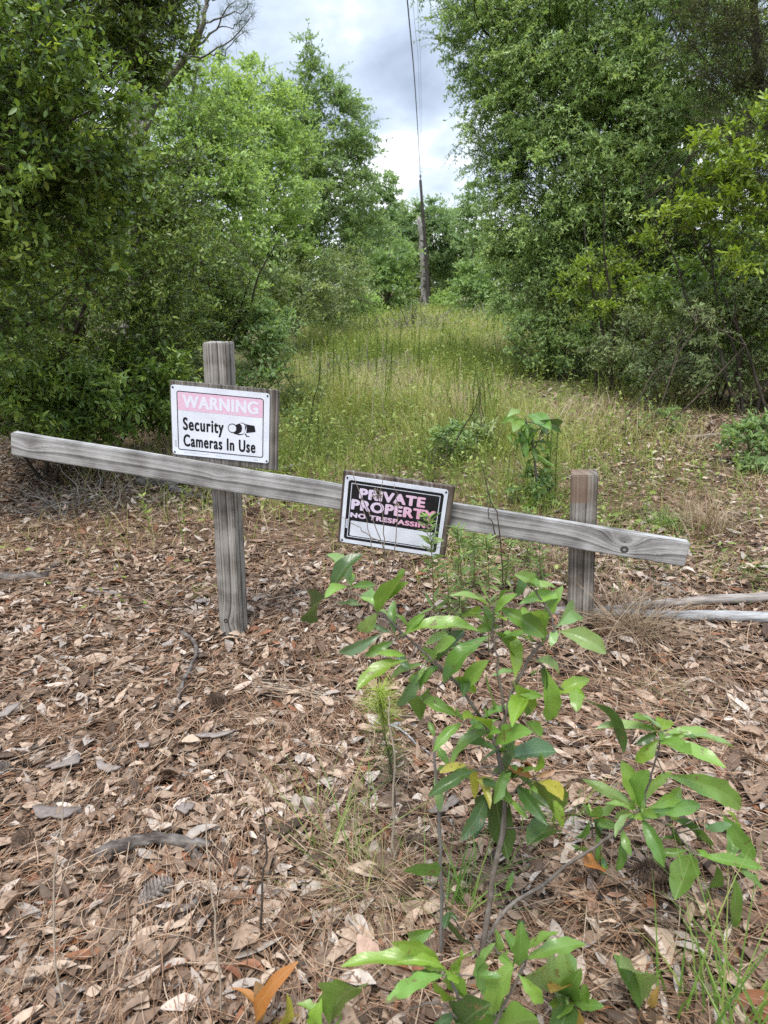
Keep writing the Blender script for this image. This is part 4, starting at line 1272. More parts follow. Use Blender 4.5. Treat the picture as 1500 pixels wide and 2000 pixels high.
# ------------------------------------------------------------------ meadow of the clearing (uncountable)
gm_ = leafmat('grass_blade', [(0.0, (0.13, 0.18, 0.04)), (0.22, (0.24, 0.30, 0.065)), (0.45, (0.35, 0.375, 0.10)), (0.6, (0.43, 0.40, 0.17)), (0.76, (0.52, 0.45, 0.29)), (0.92, (0.56, 0.47, 0.36)), (1.0, (0.40, 0.30, 0.23))], 0.6, 0.2, 0.28)
rng = np.random.default_rng(202)
a = Acc()
for n, y0, y1, l0, l1, wd in ((28000, 2.7, 6.0, 0.07, 0.28, 0.0034), (30000, 5.0, 9.0, 0.10, 0.46, 0.0046), (32000, 8.0, 15, 0.16, 0.62, 0.007), (27000, 13, 27, 0.22, 0.60, 0.011), (26000, 24, 54, 0.22, 0.55, 0.020)):
    y = y0 + (y1 - y0) * rng.random(n)
    x = rng.uniform(-0.22, 0.26, n) * (y + 6) + 0.02 * y
    # tufts: pull part of the blades to common roots
    kx = np.round(x / 0.16 + np.sin(np.round(y / 0.2) * 12.9) * 0.5) * 0.16 + np.sin(np.round(y / 0.2) * 7.1) * 0.06
    tf = rng.random(n) < 0.55
    x = np.where(tf, kx + rng.normal(0, 0.02, n), x)
    y = np.where(tf, np.round(y / 0.2) * 0.2 + np.sin(kx * 31) * 0.08 + rng.normal(0, 0.02, n), y)
    side = sst(-3.1, -1.9, x - 0.0 * y + 0.05 * np.maximum(y - 14, 0)) * (1 - sst(3.0, 4.6, x - 0.05 * y))
    keep = rng.random(n) < np.clip(meadow(x, y) * 0.95 + 0.10 * sst(2.8, 4.5, y), 0, 1) * np.clip(side, 0, 1)
    x, y = x[keep], y[keep]
    n = len(x)
    vig = 0.80 + 0.45 * np.sin(x * 1.7 + 2.0) * np.sin(y * 0.9) + 0.25 * np.sin(x * 0.6 + y * 0.45)
    L = rng.uniform(l0, l1, n) * np.clip(vig, 0.35, 1.3)
    D = norm(np.stack([rng.normal(0, 0.30, n), rng.normal(0, 0.30, n), np.ones(n)], -1))
    v, q = blades(np.stack([x, y, tz(x, y) - 0.01], -1), D, L, np.full(n, wd) * rng.uniform(0.6, 1.5, n), rng.uniform(0.05, 0.6, n), 3, rng=rng)
    dry = 0.35 + 0.27 * np.sin(x * 1.1 + y * 0.7 + 1.0) + 0.14 * np.sin(x * 4.3 - y * 1.9) + rng.normal(0, 0.20, n)
    a.add(v, q, np.repeat(np.clip(dry, 0, 1), 3))
tag(a.build('meadow_grass', gm_), 'green and straw coloured grass filling the clearing', 'grass', kind='stuff')

gl = leafmat('herb_leaf', [(0.0, (0.14, 0.20, 0.045)), (0.5, (0.27, 0.34, 0.08)), (1.0, (0.41, 0.46, 0.15))], 0.5, 0.3, 0.32)
a = Acc()
for n, y0, y1, ll, hh in ((14000, 2.7, 6.5, 0.034, 0.16), (24000, 5.5, 15, 0.046, 0.36), (18000, 13, 30, 0.085, 0.42), (9000, 28, 52, 0.16, 0.40)):
    y = y0 + (y1 - y0) * rng.random(n)
    x = rng.uniform(-0.22, 0.26, n) * (y + 6) + 0.02 * y
    ph = np.sin(x * 3.7 + 1.3 * np.sin(y * 2.1)) * np.sin(y * 2.9 + x)
    side = sst(-3.1, -1.9, x + 0.05 * np.maximum(y - 14, 0)) * (1 - sst(3.0, 4.6, x - 0.05 * y))
    keep = rng.random(n) < np.clip(meadow(x, y) * 1.1 + 0.05, 0, 1) * side * np.clip(0.45 + 0.9 * ph, 0.08, 1)
    x, y = x[keep], y[keep]
    n = len(x)
    P = np.stack([x, y, tz(x, y) + rng.random(n) ** 1.3 * hh], -1)
    L = ll * rng.uniform(0.5, 1.3, n)
    v, q, f = leaves(P, rdir(rng, n) * [1, 1, 0.6], rng.normal(0, 0.5, (n, 3)) + [0, 0, 1.0], L, L * rng.uniform(0.25, 0.5, n), 'hex')
    a.add(v, q, np.repeat(np.clip(rng.normal(0.45, 0.25, n), 0, 1), f))
tag(a.build('ground_cover', gl), 'small leafy plants growing through the clearing grass', 'ground cover', kind='stuff')

# upright leafy weeds, part of the same cover: stems with leaves up their length
a = Acc()
for n, y0, y1, hh, ll in ((420, 3.4, 7.5, 0.34, 0.040), (900, 6.5, 15, 0.52, 0.050), (800, 14, 34, 0.60, 0.085)):
    y = y0 + (y1 - y0) * rng.random(n)
    x = rng.uniform(-0.22, 0.26, n) * (y + 6) + 0.02 * y
    side = sst(-3.1, -1.9, x + 0.05 * np.maximum(y - 14, 0)) * (1 - sst(3.0, 4.6, x - 0.05 * y))
    keep = rng.random(n) < (meadow(x, y) * 0.9 + .12) * side
    x, y = x[keep], y[keep]
    n, M = len(x), 18
    h = hh * rng.uniform(0.3, 1.1, n)
    B = np.stack([x, y, tz(x, y)], -1)
    T = B + np.stack([rng.normal(0, .12, n) * h, rng.normal(0, .12, n) * h, h], -1)
    ts = np.linspace(0, 1, 4)
    v, q = tubes(B[:, None] * (1 - ts)[None, :, None] + T[:, None] * ts[None, :, None], np.repeat((.0004 * (y + 3))[:, None], 4, 1) * (1.1 - .6 * ts), 3)
    tone = rng.uniform(0.15, 0.9, n)
    a.add(v, q, np.repeat(tone * .6, len(q) // n))
    u = (np.arange(M)[None] + rng.random((n, M))) / M
    P = (B[:, None] * (1 - u)[..., None] + T[:, None] * u[..., None]).reshape(-1, 3)
    k = n * M
    wide = np.repeat(rng.random(n) < .4, M)
    L = ll * rng.uniform(.6, 1.2, k) * np.where(wide, 1.0, .85)
    v, q, f = leaves(P, rdir(rng, k) * [1, 1, .35] + [0, 0, .35], rng.normal(0, .35, (k, 3)) + [0, 0, 1.0], L, L * np.where(wide, .42, .18), 'hex')
    a.add(v, q, np.repeat(np.clip(np.repeat(tone, M) + rng.normal(0, .1, k), 0, 1), f))
tag(a.build('clearing_weeds', gl), 'upright leafy weeds scattered through the clearing grass', 'weeds', kind='stuff')

# ------------------------------------------------------------------ saplings with big leaves in front of the fence
TONE = {'bright': (0.21, 0.36, 0.066), 'mid': (0.140, 0.25, 0.048), 'dark': (0.062, 0.118, 0.028), 'pale': (0.26, 0.39, 0.125), 'blue': (0.155, 0.26, 0.11), 'yellow': (0.46, 0.42, 0.07),
        'lime': (0.25, 0.39, 0.05), 'orange': (0.50, 0.20, 0.05), 'peach': (0.58, 0.34, 0.20), 'gold': (0.42, 0.28, 0.07)}
oakm = toneleaf('oak_leaf_surface')
stemm = barkmat('sapling_bark', (0.11, 0.085, 0.065), (0.25, 0.215, 0.18), 60.0)
stemg = plain('green_twig', (0.14, 0.13, 0.05), 0.6, 0.2, 0.25, 40.0)


def bigleaf(acc, b, t, wf, tone, rng, lobe=0.10, cup=None, face=None, droop=None):
    """one broad leaf from its stalk end b to its tip t: wavy outline, folded along the midrib, arched along its length"""
    b, t = np.asarray(b, float), np.asarray(t, float)
    ax = t - b
    L = np.linalg.norm(ax)
    D = ax / L
    n0 = np.array([0, -0.42, 0.85]) if face is None else np.asarray(face, float)
    n0 = n0 + rng.normal(0, 0.40, 3)
    Sd = norm(np.cross(D, n0))
    N = np.cross(Sd, D)
    na, ns = 19, 9
    u = np.linspace(0, 1, na)
    s = np.linspace(-1, 1, ns)
    pet = 0.07
    uu = np.clip((u - pet) / (1 - pet), 0, 1)
    prof = np.sin(np.pi * uu ** rng.uniform(0.85, 1.15)) ** 0.72
    prof = prof * (0.80 + 0.32 * uu)
    ph = rng.uniform(0, 6.28, 2)
    fr = rng.uniform(2.2, 3.6)
    W = L * wf * 0.5
    cup = rng.normal(0.20, 0.11) if cup is None else cup
    droop = rng.normal(0.16, 0.09) if droop is None else droop
    side = rng.normal(0, 0.04)
    V = np.zeros((na, ns, 3))
    UV = np.zeros((na, ns, 2))
    for j, sj in enumerate(s):
        p = ph[0] if sj < 0 else ph[1]
        ed = prof * (1 + lobe * np.sin(fr * 2 * np.pi * uu + p) * abs(sj)) * W
        ed = np.maximum(ed, L * 0.006)
        y = sj * ed
        z = abs(sj) ** 1.2 * ed * cup * 2 + 0.024 * L * np.sin(13 * uu + p) * abs(sj) * prof * 0.8
        z = z - droop * L * ((u - 0.5) ** 2 * 4 - 1) * -1.0 * 0.0 + droop * L * (0.25 - (u - 0.5) ** 2) * 4 * 0.6
        V[:, j] = b + D * (u * L)[:, None] + Sd * (y + side * L * np.sin(np.pi * u))[:, None] + N * z[:, None]
        UV[:, j, 0] = uu
        UV[:, j, 1] = sj * prof
    i = np.arange(na - 1)[:, None] * ns + np.arange(ns - 1)[None]
    Q = np.stack([i, i + 1, i + ns + 1, i + ns], -1).reshape(-1, 4)
    c = np.array(TONE[tone]) * rng.uniform(0.85, 1.15) * np.array([rng.uniform(0.92, 1.1), 1, rng.uniform(0.85, 1.15)])
    acc.add(V.reshape(-1, 3), Q, uv=UV.reshape(-1, 2), col=c)


def sapling(name, label, base, stems, lv, D0, seed, cat='sapling', wood=None, dd=0.05, lobe=0.085, extra=1):
    """stems: lists of (px, py, D) with start and end radius; lv: leaves (bx, by, tx, ty, width fraction, tone[, D])"""
    rng = np.random.default_rng(seed)
    th = thing(name, label, cat, base)
    a = Acc()
    for pts, r0, r1 in stems:
        limb(a, [p if len(p) == 3 and not isinstance(p, tuple) else at(*p) for p in pts], r0, r1, 16, 7, rng=rng, wob=0.0012)
    path = np.concatenate([resample([p if len(p) == 3 and not isinstance(p, tuple) else at(*p) for p in pts], 40) for pts, _, _ in stems])
    f = Acc()
    got = []
    for q in lv:
        bx, by, tx, ty, wf, tone = q[:6]
        D = q[6] if len(q) > 6 else D0 + rng.normal(0, 0.012)
        b = at(bx, by, D)
        near = path[np.argmin(np.linalg.norm(path - b, axis=1))]
        gap = np.linalg.norm(near - b)
        b = at(bx, by, near[1] + (D - near[1]) * 0.4)
        t = at(tx, ty, b[1] + rng.normal(0, dd))
        if gap > 0.004:
            limb(a, [near, (near + b) / 2 + [0, 0, gap * .06], b + (t - b) * .05], min(.0016, .0008 + gap * .02), .0007, 6, 5)
        bigleaf(f, b, t, min(wf, .5) * 0.84, tone, rng, lobe)
        got.append((b, t, wf, tone))
    for b, t, wf, tone in got:                  # younger leaves crowding the same nodes
        for _ in range(extra):
            if rng.random() < 0.9:
                L = np.linalg.norm(t - b) * rng.uniform(0.35, 0.8)
                d = norm((t - b) / np.linalg.norm(t - b) * 0.7 + rng.normal(0, 0.75, 3) + [0, 0, .1])
                b2 = b + rng.normal(0, .006, 3)
                bigleaf(f, b2, b2 + d * L, min(wf, .40) * rng.uniform(.7, 1.0), tone if rng.random() < .6 else str(rng.choice(['bright', 'mid', 'lime', 'dark'])), rng, lobe)
    a.build('stems', wood or stemm, th, base, smooth=True)
    a = f
    a.build('leaves', oakm, th, base, smooth=True, uv=True, col=True)
    return th


b0 = gnd(936, 1905)
DA = float(b0[1])
D1 = DA + 0.04
sapling('oak_sapling', 'big leafy oak sapling in front of the right end of the rail', b0, [
    ([b0 - [0, 0, .03], (950, 1800, DA), (975, 1665, D1), (986, 1560, D1), (972, 1460, D1), (938, 1400, D1)], 0.0062, 0.0040),
    ([(938, 1400, D1), (900, 1345, D1), (850, 1292, D1), (790, 1240, D1), (744, 1195, D1), (690, 1160, D1), (645, 1170, D1)], 0.0034, 0.0012),
    ([(968, 1450, D1), (985, 1395, D1), (1010, 1330, D1), (1042, 1272, D1), (1083, 1228, D1), (1050, 1160, D1), (1030, 1140, D1)], 0.0036, 0.0012),
    ([(985, 1395, D1), (972, 1300, D1), (962, 1230, D1), (968, 1180, D1)], 0.0026, 0.0010),
    ([(1042, 1272, D1), (1070, 1320, D1), (1100, 1345, D1), (1130, 1370, D1)], 0.0018, 0.0009),
    ([(984, 1570, D1), (1010, 1540, D1), (1045, 1522, D1)], 0.0022, 0.0012),
    ([(942, 1850, DA), (990, 1775, D1 + .02), (1060, 1728, D1 + .04), (1130, 1672, D1 + .05), (1205, 1628, D1 + .05), (1250, 1586, D1 + .05)], 0.0042, 0.0028),
    ([(1250, 1586, D1 + .05), (1272, 1510, D1 + .06), (1285, 1470, D1 + .06), (1292, 1432, D1 + .06)], 0.0024, 0.0012),
    ([(1250, 1586, D1 + .05), (1310, 1615, D1 + .03), (1352, 1662, D1 + .03), (1425, 1695, D1 + .02)], 0.0022, 0.0010),
    ([(940, 1875, DA), (905, 1820, DA + .02), (872, 1780, DA + .02)], 0.0022, 0.0012),
    ([(946, 1830, DA), (985, 1870, DA), (1020, 1882, DA)], 0.0024, 0.0012),
], [
    (686, 1150, 637, 1083, .34, 'pale'), (684, 1150, 634, 1168, .36, 'bright'), (642, 1165, 622, 1214, .62, 'dark'), (684, 1147, 733, 1142, .38, 'mid'), (736, 1202, 792, 1118, .46, 'bright'),
    (738, 1194, 696, 1230, .42, 'pale'), (650, 1178, 706, 1182, .26, 'blue'), (750, 1234, 662, 1274, .26, 'blue'), (776, 1246, 934, 1232, .30, 'bright'), (772, 1250, 712, 1282, .36, 'mid'),
    (826, 1262, 844, 1294, .5, 'pale'), (802, 1288, 696, 1348, .34, 'lime'), (834, 1296, 762, 1328, .34, 'pale'), (818, 1308, 776, 1380, .40, 'blue'), (962, 1240, 866, 1334, .40, 'mid'),
    (966, 1184, 1064, 1244, .42, 'mid'), (960, 1190, 878, 1164, .22, 'pale'), (940, 1190, 915, 1196, .5, 'lime'), (1010, 1182, 1094, 1164, .40, 'bright'), (1050, 1152, 1004, 1122, .55, 'pale'),
    (1032, 1146, 1084, 1146, .38, 'pale'), (975, 1246, 1048, 1252, .28, 'bright'), (985, 1225, 930, 1232, .35, 'bright'), (1086, 1232, 1184, 1276, .46, 'pale'), (1042, 1290, 1092, 1318, .52, 'pale'),
    (1064, 1298, 1070, 1408, .36, 'bright'), (1084, 1356, 1152, 1326, .50, 'lime'), (1122, 1342, 1126, 1390, .55, 'lime'), (1126, 1366, 1218, 1472, .26, 'dark'), (948, 1304, 977, 1388, .30, 'bright'),
    (900, 1402, 818, 1360, .34, 'bright'), (824, 1368, 822, 1408, .45, 'mid'), (906, 1410, 846, 1468, .30, 'bright'), (986, 1404, 958, 1510, .30, 'blue'), (945, 1442, 924, 1404, .45, 'bright'),
    (984, 1482, 1086, 1468, .48, 'blue'), (1030, 1408, 1058, 1440, .40, 'mid'), (1000, 1470, 940, 1490, .4, 'blue'), (1020, 1370, 1000, 1420, .4, 'lime'), (932, 1502, 836, 1556, .27, 'dark'),
    (952, 1546, 898, 1642, .34, 'dark'), (964, 1540, 992, 1680, .40, 'dark'), (1010, 1534, 1070, 1612, .28, 'dark'), (985, 1500, 965, 1570, .45, 'mid'), (1048, 1524, 1099, 1564, .42, 'yellow'),
    (1042, 1520, 994, 1496, .34, 'orange'), (1045, 1516, 1086, 1503, .34, 'peach'), (1096, 1628, 1030, 1652, .66, 'dark'), (930, 1528, 973, 1532, .34, 'yellow'), (922, 1500, 926, 1560, .3, 'yellow'),
    (1040, 1510, 1056, 1470, .42, 'lime'), (1050, 1530, 1085, 1590, .40, 'mid'), (848, 1512, 859, 1586, .30, 'pale'), (870, 1784, 926, 1846, .55, 'dark'), (880, 1780, 868, 1815, .5, 'dark'),
    (852, 1812, 797, 1826, .55, 'mid'), (858, 1712, 788, 1700, .28, 'mid'), (1012, 1882, 1016, 1792, .32, 'dark'), (985, 1745, 1002, 1700, .3, 'mid'), (958, 1880, 966, 1812, .34, 'mid'),
    (1292, 1434, 1163, 1424, .24, 'pale'), (1292, 1432, 1384, 1426, .24, 'bright'), (1294, 1436, 1432, 1460, .22, 'pale'), (1292, 1440, 1418, 1500, .30, 'bright'), (1290, 1440, 1242, 1488, .50, 'lime'),
    (1292, 1430, 1297, 1404, .45, 'lime'), (1288, 1432, 1236, 1402, .34, 'bright'), (1252, 1584, 1138, 1522, .24, 'pale'), (1252, 1584, 1214, 1486, .38, 'bright'), (1254, 1582, 1268, 1504, .42, 'bright'),
    (1256, 1584, 1368, 1572, .38, 'bright'), (1292, 1512, 1447, 1578, .24, 'bright'), (1250, 1592, 1298, 1694, .36, 'mid'), (1310, 1600, 1392, 1652, .30, 'mid'), (1300, 1606, 1336, 1662, .28, 'mid'),
    (1212, 1628, 1204, 1702, .34, 'mid'), (1215, 1618, 1232, 1672, .40, 'mid'), (1262, 1580, 1310, 1600, .40, 'lime'), (1408, 1586, 1474, 1678, .30, 'bright'), (1375, 1618, 1430, 1610, .4, 'blue'),
    (1354, 1668, 1490, 1696, .20, 'bright'), (1352, 1664, 1318, 1758, .34, 'mid'), (1430, 1694, 1412, 1844, .28, 'mid'), (1420, 1690, 1470, 1690, .36, 'bright'), (1240, 1590, 1200, 1600, .4, 'pale'),
    (905, 1345, 955, 1290, .34, 'bright'), (880, 1325, 930, 1352, .34, 'lime'), (940, 1405, 1000, 1380, .34, 'bright'), (968, 1450, 1040, 1430, .36, 'bright'), (975, 1470, 900, 1450, .32, 'mid'), (980, 1500, 1040, 1550, .34, 'mid'),
    (985, 1560, 930, 1590, .32, 'dark'), (985, 1540, 1050, 1500, .36, 'bright'), (1000, 1345, 1060, 1360, .36, 'bright'), (1020, 1310, 960, 1320, .34, 'pale'), (1060, 1250, 1020, 1200, .38, 'bright'), (1040, 1270, 1000, 1240, .38, 'pale'),
    (965, 1200, 1010, 1160, .36, 'bright'), (962, 1230, 1000, 1290, .36, 'mid'), (1083, 1228, 1120, 1200, .4, 'pale'), (1000, 1330, 1040, 1390, .34, 'lime'), (850, 1292, 890, 1250, .34, 'bright'), (790, 1240, 830, 1200, .34, 'bright'),
    (960, 1430, 905, 1405, .36, 'lime'), (972, 1460, 1030, 1480, .40, 'pale'), (950, 1520, 1000, 1570, .36, 'mid'), (744, 1195, 700, 1165, .36, 'pale'), (700, 1165, 742, 1180, .36, 'bright'),
    (1245, 1590, 1180, 1570, .30, 'bright'), (1258, 1580, 1330, 1540, .30, 'bright'), (1290, 1440, 1350, 1475, .28, 'bright'), (1340, 1650, 1290, 1640, .30, 'mid'), (1400, 1685, 1375, 1740, .32, 'mid'),
], D1, 301)

gs = gnd(862, 1880)
th = thing('bare_sapling', 'bare grey sapling stem standing left of the big oak sapling', 'sapling', gs)
a = Acc()
rng = np.random.default_rng(302)
limb(a, [gs - [0, 0, .03], at(861, 1740, gs[1]), at(858, 1600, gs[1]), at(850, 1500, gs[1]), at(848, 1440, gs[1])], 0.0042, 0.0022, 16, 6, rng=rng, wob=0.001)
limb(a, [at(858, 1580, gs[1]), at(875, 1540, gs[1]), at(880, 1500, gs[1])], 0.0018, 0.001, 8, 5)
a.build('stems', bark_grey, th, gs)
a = Acc()
for q in ((880, 1500, 922, 1448, .32, 'bright'), (880, 1500, 852, 1458, .34, 'bright'), (880, 1502, 918, 1514, .4, 'pale'), (878, 1500, 852, 1508, .35, 'bright'), (848, 1442, 838, 1410, .4, 'mid')):
    bigleaf(a, at(q[0], q[1], gs[1]), at(q[2], q[3], gs[1] + .02), q[4], q[5], rng)
a.build('leaves', oakm, th, gs, smooth=True, uv=True, col=True)

b1 = gp(at(905, 1900, 0.80)[0] + 0.01, 0.80)
sapling('oak_sapling', 'near oak sapling with bright yellow green leaves at the bottom edge', b1, [
    ([b1 - [0, 0, .03], (915, 2150, .80), (908, 2000, .80), (880, 1905, .80)], 0.005, 0.002), ([(912, 2080, .80), (970, 1990, .80), (1015, 1900, .81), (1030, 1870, .81)], 0.0035, 0.0015),
    ([(908, 2000, .80), (850, 1960, .79), (800, 1970, .79)], 0.002, 0.001)], [
    (874, 1900, 666, 1888, .20, 'lime'), (868, 1896, 764, 1842, .22, 'lime'), (870, 1905, 752, 1958, .26, 'bright'), (866, 1908, 914, 1952, .44, 'lime'), (880, 1900, 928, 1862, .40, 'lime'), (840, 1905, 905, 1948, .30, 'lime'),
    (925, 1910, 968, 1842, .30, 'mid'), (1020, 1880, 1144, 1844, .30, 'bright'), (1012, 1890, 1018, 1800, .36, 'mid'), (960, 1985, 1005, 1880, .42, 'bright'), (1000, 1995, 930, 2040, .5, 'mid'),
    (840, 2010, 930, 1960, .42, 'dark'), (905, 2030, 960, 1960, .46, 'dark'), (960, 2030, 1050, 1990, .40, 'bright'), (1010, 1900, 1060, 1960, .40, 'bright'), (905, 2005, 850, 2060, .40, 'mid'), (940, 1940, 930, 1870, .35, 'pale')],
    0.80, 303, dd=0.03, lobe=0.16, extra=1)
b2 = gp(at(520, 1990, 0.98)[0], 0.98)
sapling('orange_leaf_sapling', 'young sapling with orange leaves at the bottom edge', b2, [
    ([b2 - [0, 0, .02], (515, 2060, .98), (511, 2010, .97)], 0.003, 0.0015)], [
    (508, 2012, 582, 1878, .24, 'orange'), (508, 2010, 448, 1930, .28, 'orange'), (508, 2010, 500, 1916, .24, 'peach'), (514, 2010, 560, 1940, .3, 'yellow'), (514, 2012, 590, 1985, .3, 'gold')], 0.97, 304, dd=0.02, lobe=0.03, extra=0)
b3 = gp(at(660, 2000, 0.93)[0], 0.93)
sapling('small_seedling', 'green leafed seedling at the bottom edge right of the orange leaves', b3, [
    ([b3 - [0, 0, .02], (655, 2050, .93), (650, 2005, .93)], 0.003, 0.0015)], [
    (640, 2010, 704, 1932, .52, 'mid'), (640, 2010, 600, 1985, .5, 'mid'), (645, 2012, 700, 2020, .4, 'bright')], 0.93, 305, lobe=0.2, extra=1)
b4 = gnd(1160, 1668)
sapling('oak_seedling', 'dark green seedling on the litter between the two leafy branches', b4, [
    ([b4 - [0, 0, .02], (1158, 1630, b4[1]), (1152, 1598, b4[1])], 0.0022, 0.0012)], [
    (1152, 1598, 1122, 1636, .44, 'mid'), (1152, 1596, 1200, 1552, .34, 'pale'), (1150, 1594, 1138, 1570, .4, 'mid'), (1156, 1598, 1176, 1624, .44, 'dark'), (1154, 1600, 1206, 1616, .3, 'mid'), (1152, 1596, 1172, 1572, .36, 'bright')], float(b4[1]), 306, cat='seedling')
b5 = gnd(1165, 1728)
sapling('orange_tipped_seedling', 'small seedling with one orange leaf by the dry grass fountain', b5, [
    ([b5 - [0, 0, .02], (1166, 1710, b5[1]), (1168, 1700, b5[1])], 0.002, 0.001)], [
    (1168, 1702, 1130, 1736, .34, 'peach'), (1168, 1700, 1140, 1690, .4, 'orange'), (1170, 1702, 1214, 1724, .34, 'blue'), (1170, 1700, 1176, 1674, .42, 'blue'), (1166, 1698, 1150, 1676, .4, 'gold'), (1120, 1660, 1140, 1652, .5, 'mid')], float(b5[1]), 307, cat='seedling')
b6 = gnd(1250, 1990)
sapling('speckled_seedling', 'low seedling with pale speckled leaves near the bottom right', b6, [
    ([b6 - [0, 0, .02], (1252, 1985, b6[1]), (1255, 1965, b6[1])], 0.0022, 0.001)], [
    (1252, 1968, 1210, 1890, .30, 'pale'), (1254, 1966, 1262, 1912, .36, 'bright'), (1256, 1968, 1322, 1958, .28, 'mid'), (1254, 1970, 1210, 1990, .4, 'mid'), (1256, 1972, 1300, 2000, .4, 'bright'), (1262, 1966, 1286, 1926, .28, 'gold')], float(b6[1]), 308, cat='seedling', lobe=0.12, extra=1)
b7 = gnd(1120, 1985)
sapling('leafy_seedling', 'mottled seedling beside the near sapling at the bottom edge', b7, [
    ([b7 - [0, 0, .02], (1118, 1970, b7[1]), (1115, 1950, b7[1])], 0.0022, 0.001)], [
    (1114, 1952, 1074, 1880, .42, 'pale'), (1116, 1952, 1150, 1935, .4, 'bright'), (1114, 1954, 1076, 1940, .44, 'gold'), (1116, 1956, 1180, 1965, .4, 'mid'), (1116, 1950, 1098, 1850, .40, 'pale'), (1112, 1958, 1090, 1990, .4, 'mid'), (1120, 1950, 1135, 1890, .34, 'mid')], float(b7[1]), 309, cat='seedling', lobe=0.12, extra=1)

# mid-distance sapling with drooping leaves in the clearing
b8 = gnd(1052, 985)
D8 = float(b8[1])
lv = []
rng = np.random.default_rng(310)
for cx, cy, n, ll in ((1026, 820, 14, 54), (1052, 836, 10, 46), (1015, 850, 8, 46), (1075, 828, 10, 38), (1045, 870, 8, 40)):
    for i in range(n):
        an = rng.uniform(-0.3, 3.5)
        lv.append((cx + rng.normal(0, 5), cy + rng.normal(0, 5), cx + math.cos(an) * ll * rng.uniform(.5, 1.1), cy + abs(math.sin(an)) * ll * rng.uniform(.3, 1.3) - 8, rng.uniform(.24, .34), rng.choice(['mid', 'bright', 'bright', 'dark', 'pale'])))
for i in range(16):
    y = rng.uniform(860, 975)
    lv.append((1050, y, 1050 + rng.choice([-1, 1]) * rng.uniform(14, 34), y + rng.uniform(-8, 22), .3, rng.choice(['mid', 'bright', 'pale'])))
sapling('drooping_sapling', 'sapling with drooping large leaves in the clearing behind the rail', b8, [
    ([b8 - [0, 0, .03], (1046, 920, D8), (1040, 870, D8), (1028, 822, D8)], 0.010, 0.004), ([(1042, 880, D8), (1055, 855, D8), (1075, 830, D8)], 0.005, 0.002)], lv, D8, 311, dd=0.12, extra=0)

# ------------------------------------------------------------------ pine seedling
sg = gnd(772, 1605)
th = thing('pine_seedling', 'bright yellow green pine seedling left of the big oak sapling', 'seedling', sg)
rng = np.random.default_rng(320)
a = Acc()
DS = float(sg[1])
limb(a, [sg - [0, 0, .02], at(768, 1520, DS), at(752, 1440, DS), at(742, 1360, DS)], 0.0036, 0.0022, 12, 6, rng=rng)
a.build('stem', bark_brown, th, sg)
P, D, tn = [], [], []
for i in range(620):
    u = rng.random() ** 0.8
    px = np.interp(u, [0, .35, 1], [768, 755, 740])
    py = np.interp(u, [0, .35, 1], [1530, 1445, 1345])
    if 0.30 < u < 0.44 and rng.random() < .8:
        continue
    P.append(at(px + rng.normal(0, 3), py, DS))
    d = norm(rng.normal(size=3) * [1, 1, .6] + [0, 0, 0.55])
    D.append(d)
    tn.append(np.clip(u * 0.9 + rng.normal(0, .12), 0, 1))
P, D, tn = np.array(P), np.array(D), np.array(tn)
v, q = blades(P, D, rng.uniform(0.04, 0.075, len(P)), np.full(len(P), 0.0014), rng.uniform(0, .3, len(P)), 2, rng=rng)
mesh('needles', v, q, leafmat('seedling_needle', [(0, (0.06, 0.085, 0.025)), (.35, (0.10, 0.14, 0.03)), (.5, (0.24, 0.32, 0.045)), (1, (0.33, 0.42, 0.06))], .5, .3, .2), th, sg, np.repeat(tn, 2))

# ------------------------------------------------------------------ weeds, stalks and grass tufts
weedm = leafmat('weed_leaf', [(0, (0.12, 0.19, 0.055)), (.5, (0.22, 0.31, 0.095)), (1, (0.34, 0.43, 0.16))], .5, .3, .3)
fennelm = leafmat('fennel_leaf', [(0, (0.11, 0.18, 0.04)), (.5, (0.18, 0.27, 0.06)), (1, (0.29, 0.38, 0.10))], .6, .2, .25)
stalkm = plain('dry_stalk', (0.42, 0.34, 0.25), 0.8, 0.15, 0.2, 20.0)
darkstalk = plain('dark_stalk', (0.075, 0.058, 0.045), 0.8, 0.15, 0.3, 20.0)
dryg = leafmat('dry_grass', [(0, (0.17, 0.115, 0.075)), (.5, (0.34, 0.25, 0.165)), (1, (0.50, 0.40, 0.28))], .65, .2, .15)
mixg = leafmat('mixed_grass', [(0, (0.10, 0.15, 0.035)), (.35, (0.19, 0.22, 0.06)), (.6, (0.36, 0.28, 0.16)), (1, (0.48, 0.37, 0.25))], .6, .2, .2)
greeng = leafmat('green_grass', [(0, (0.08, 0.16, 0.03)), (.6, (0.17, 0.29, 0.055)), (1, (0.30, 0.36, 0.10))], .5, .3, .28)


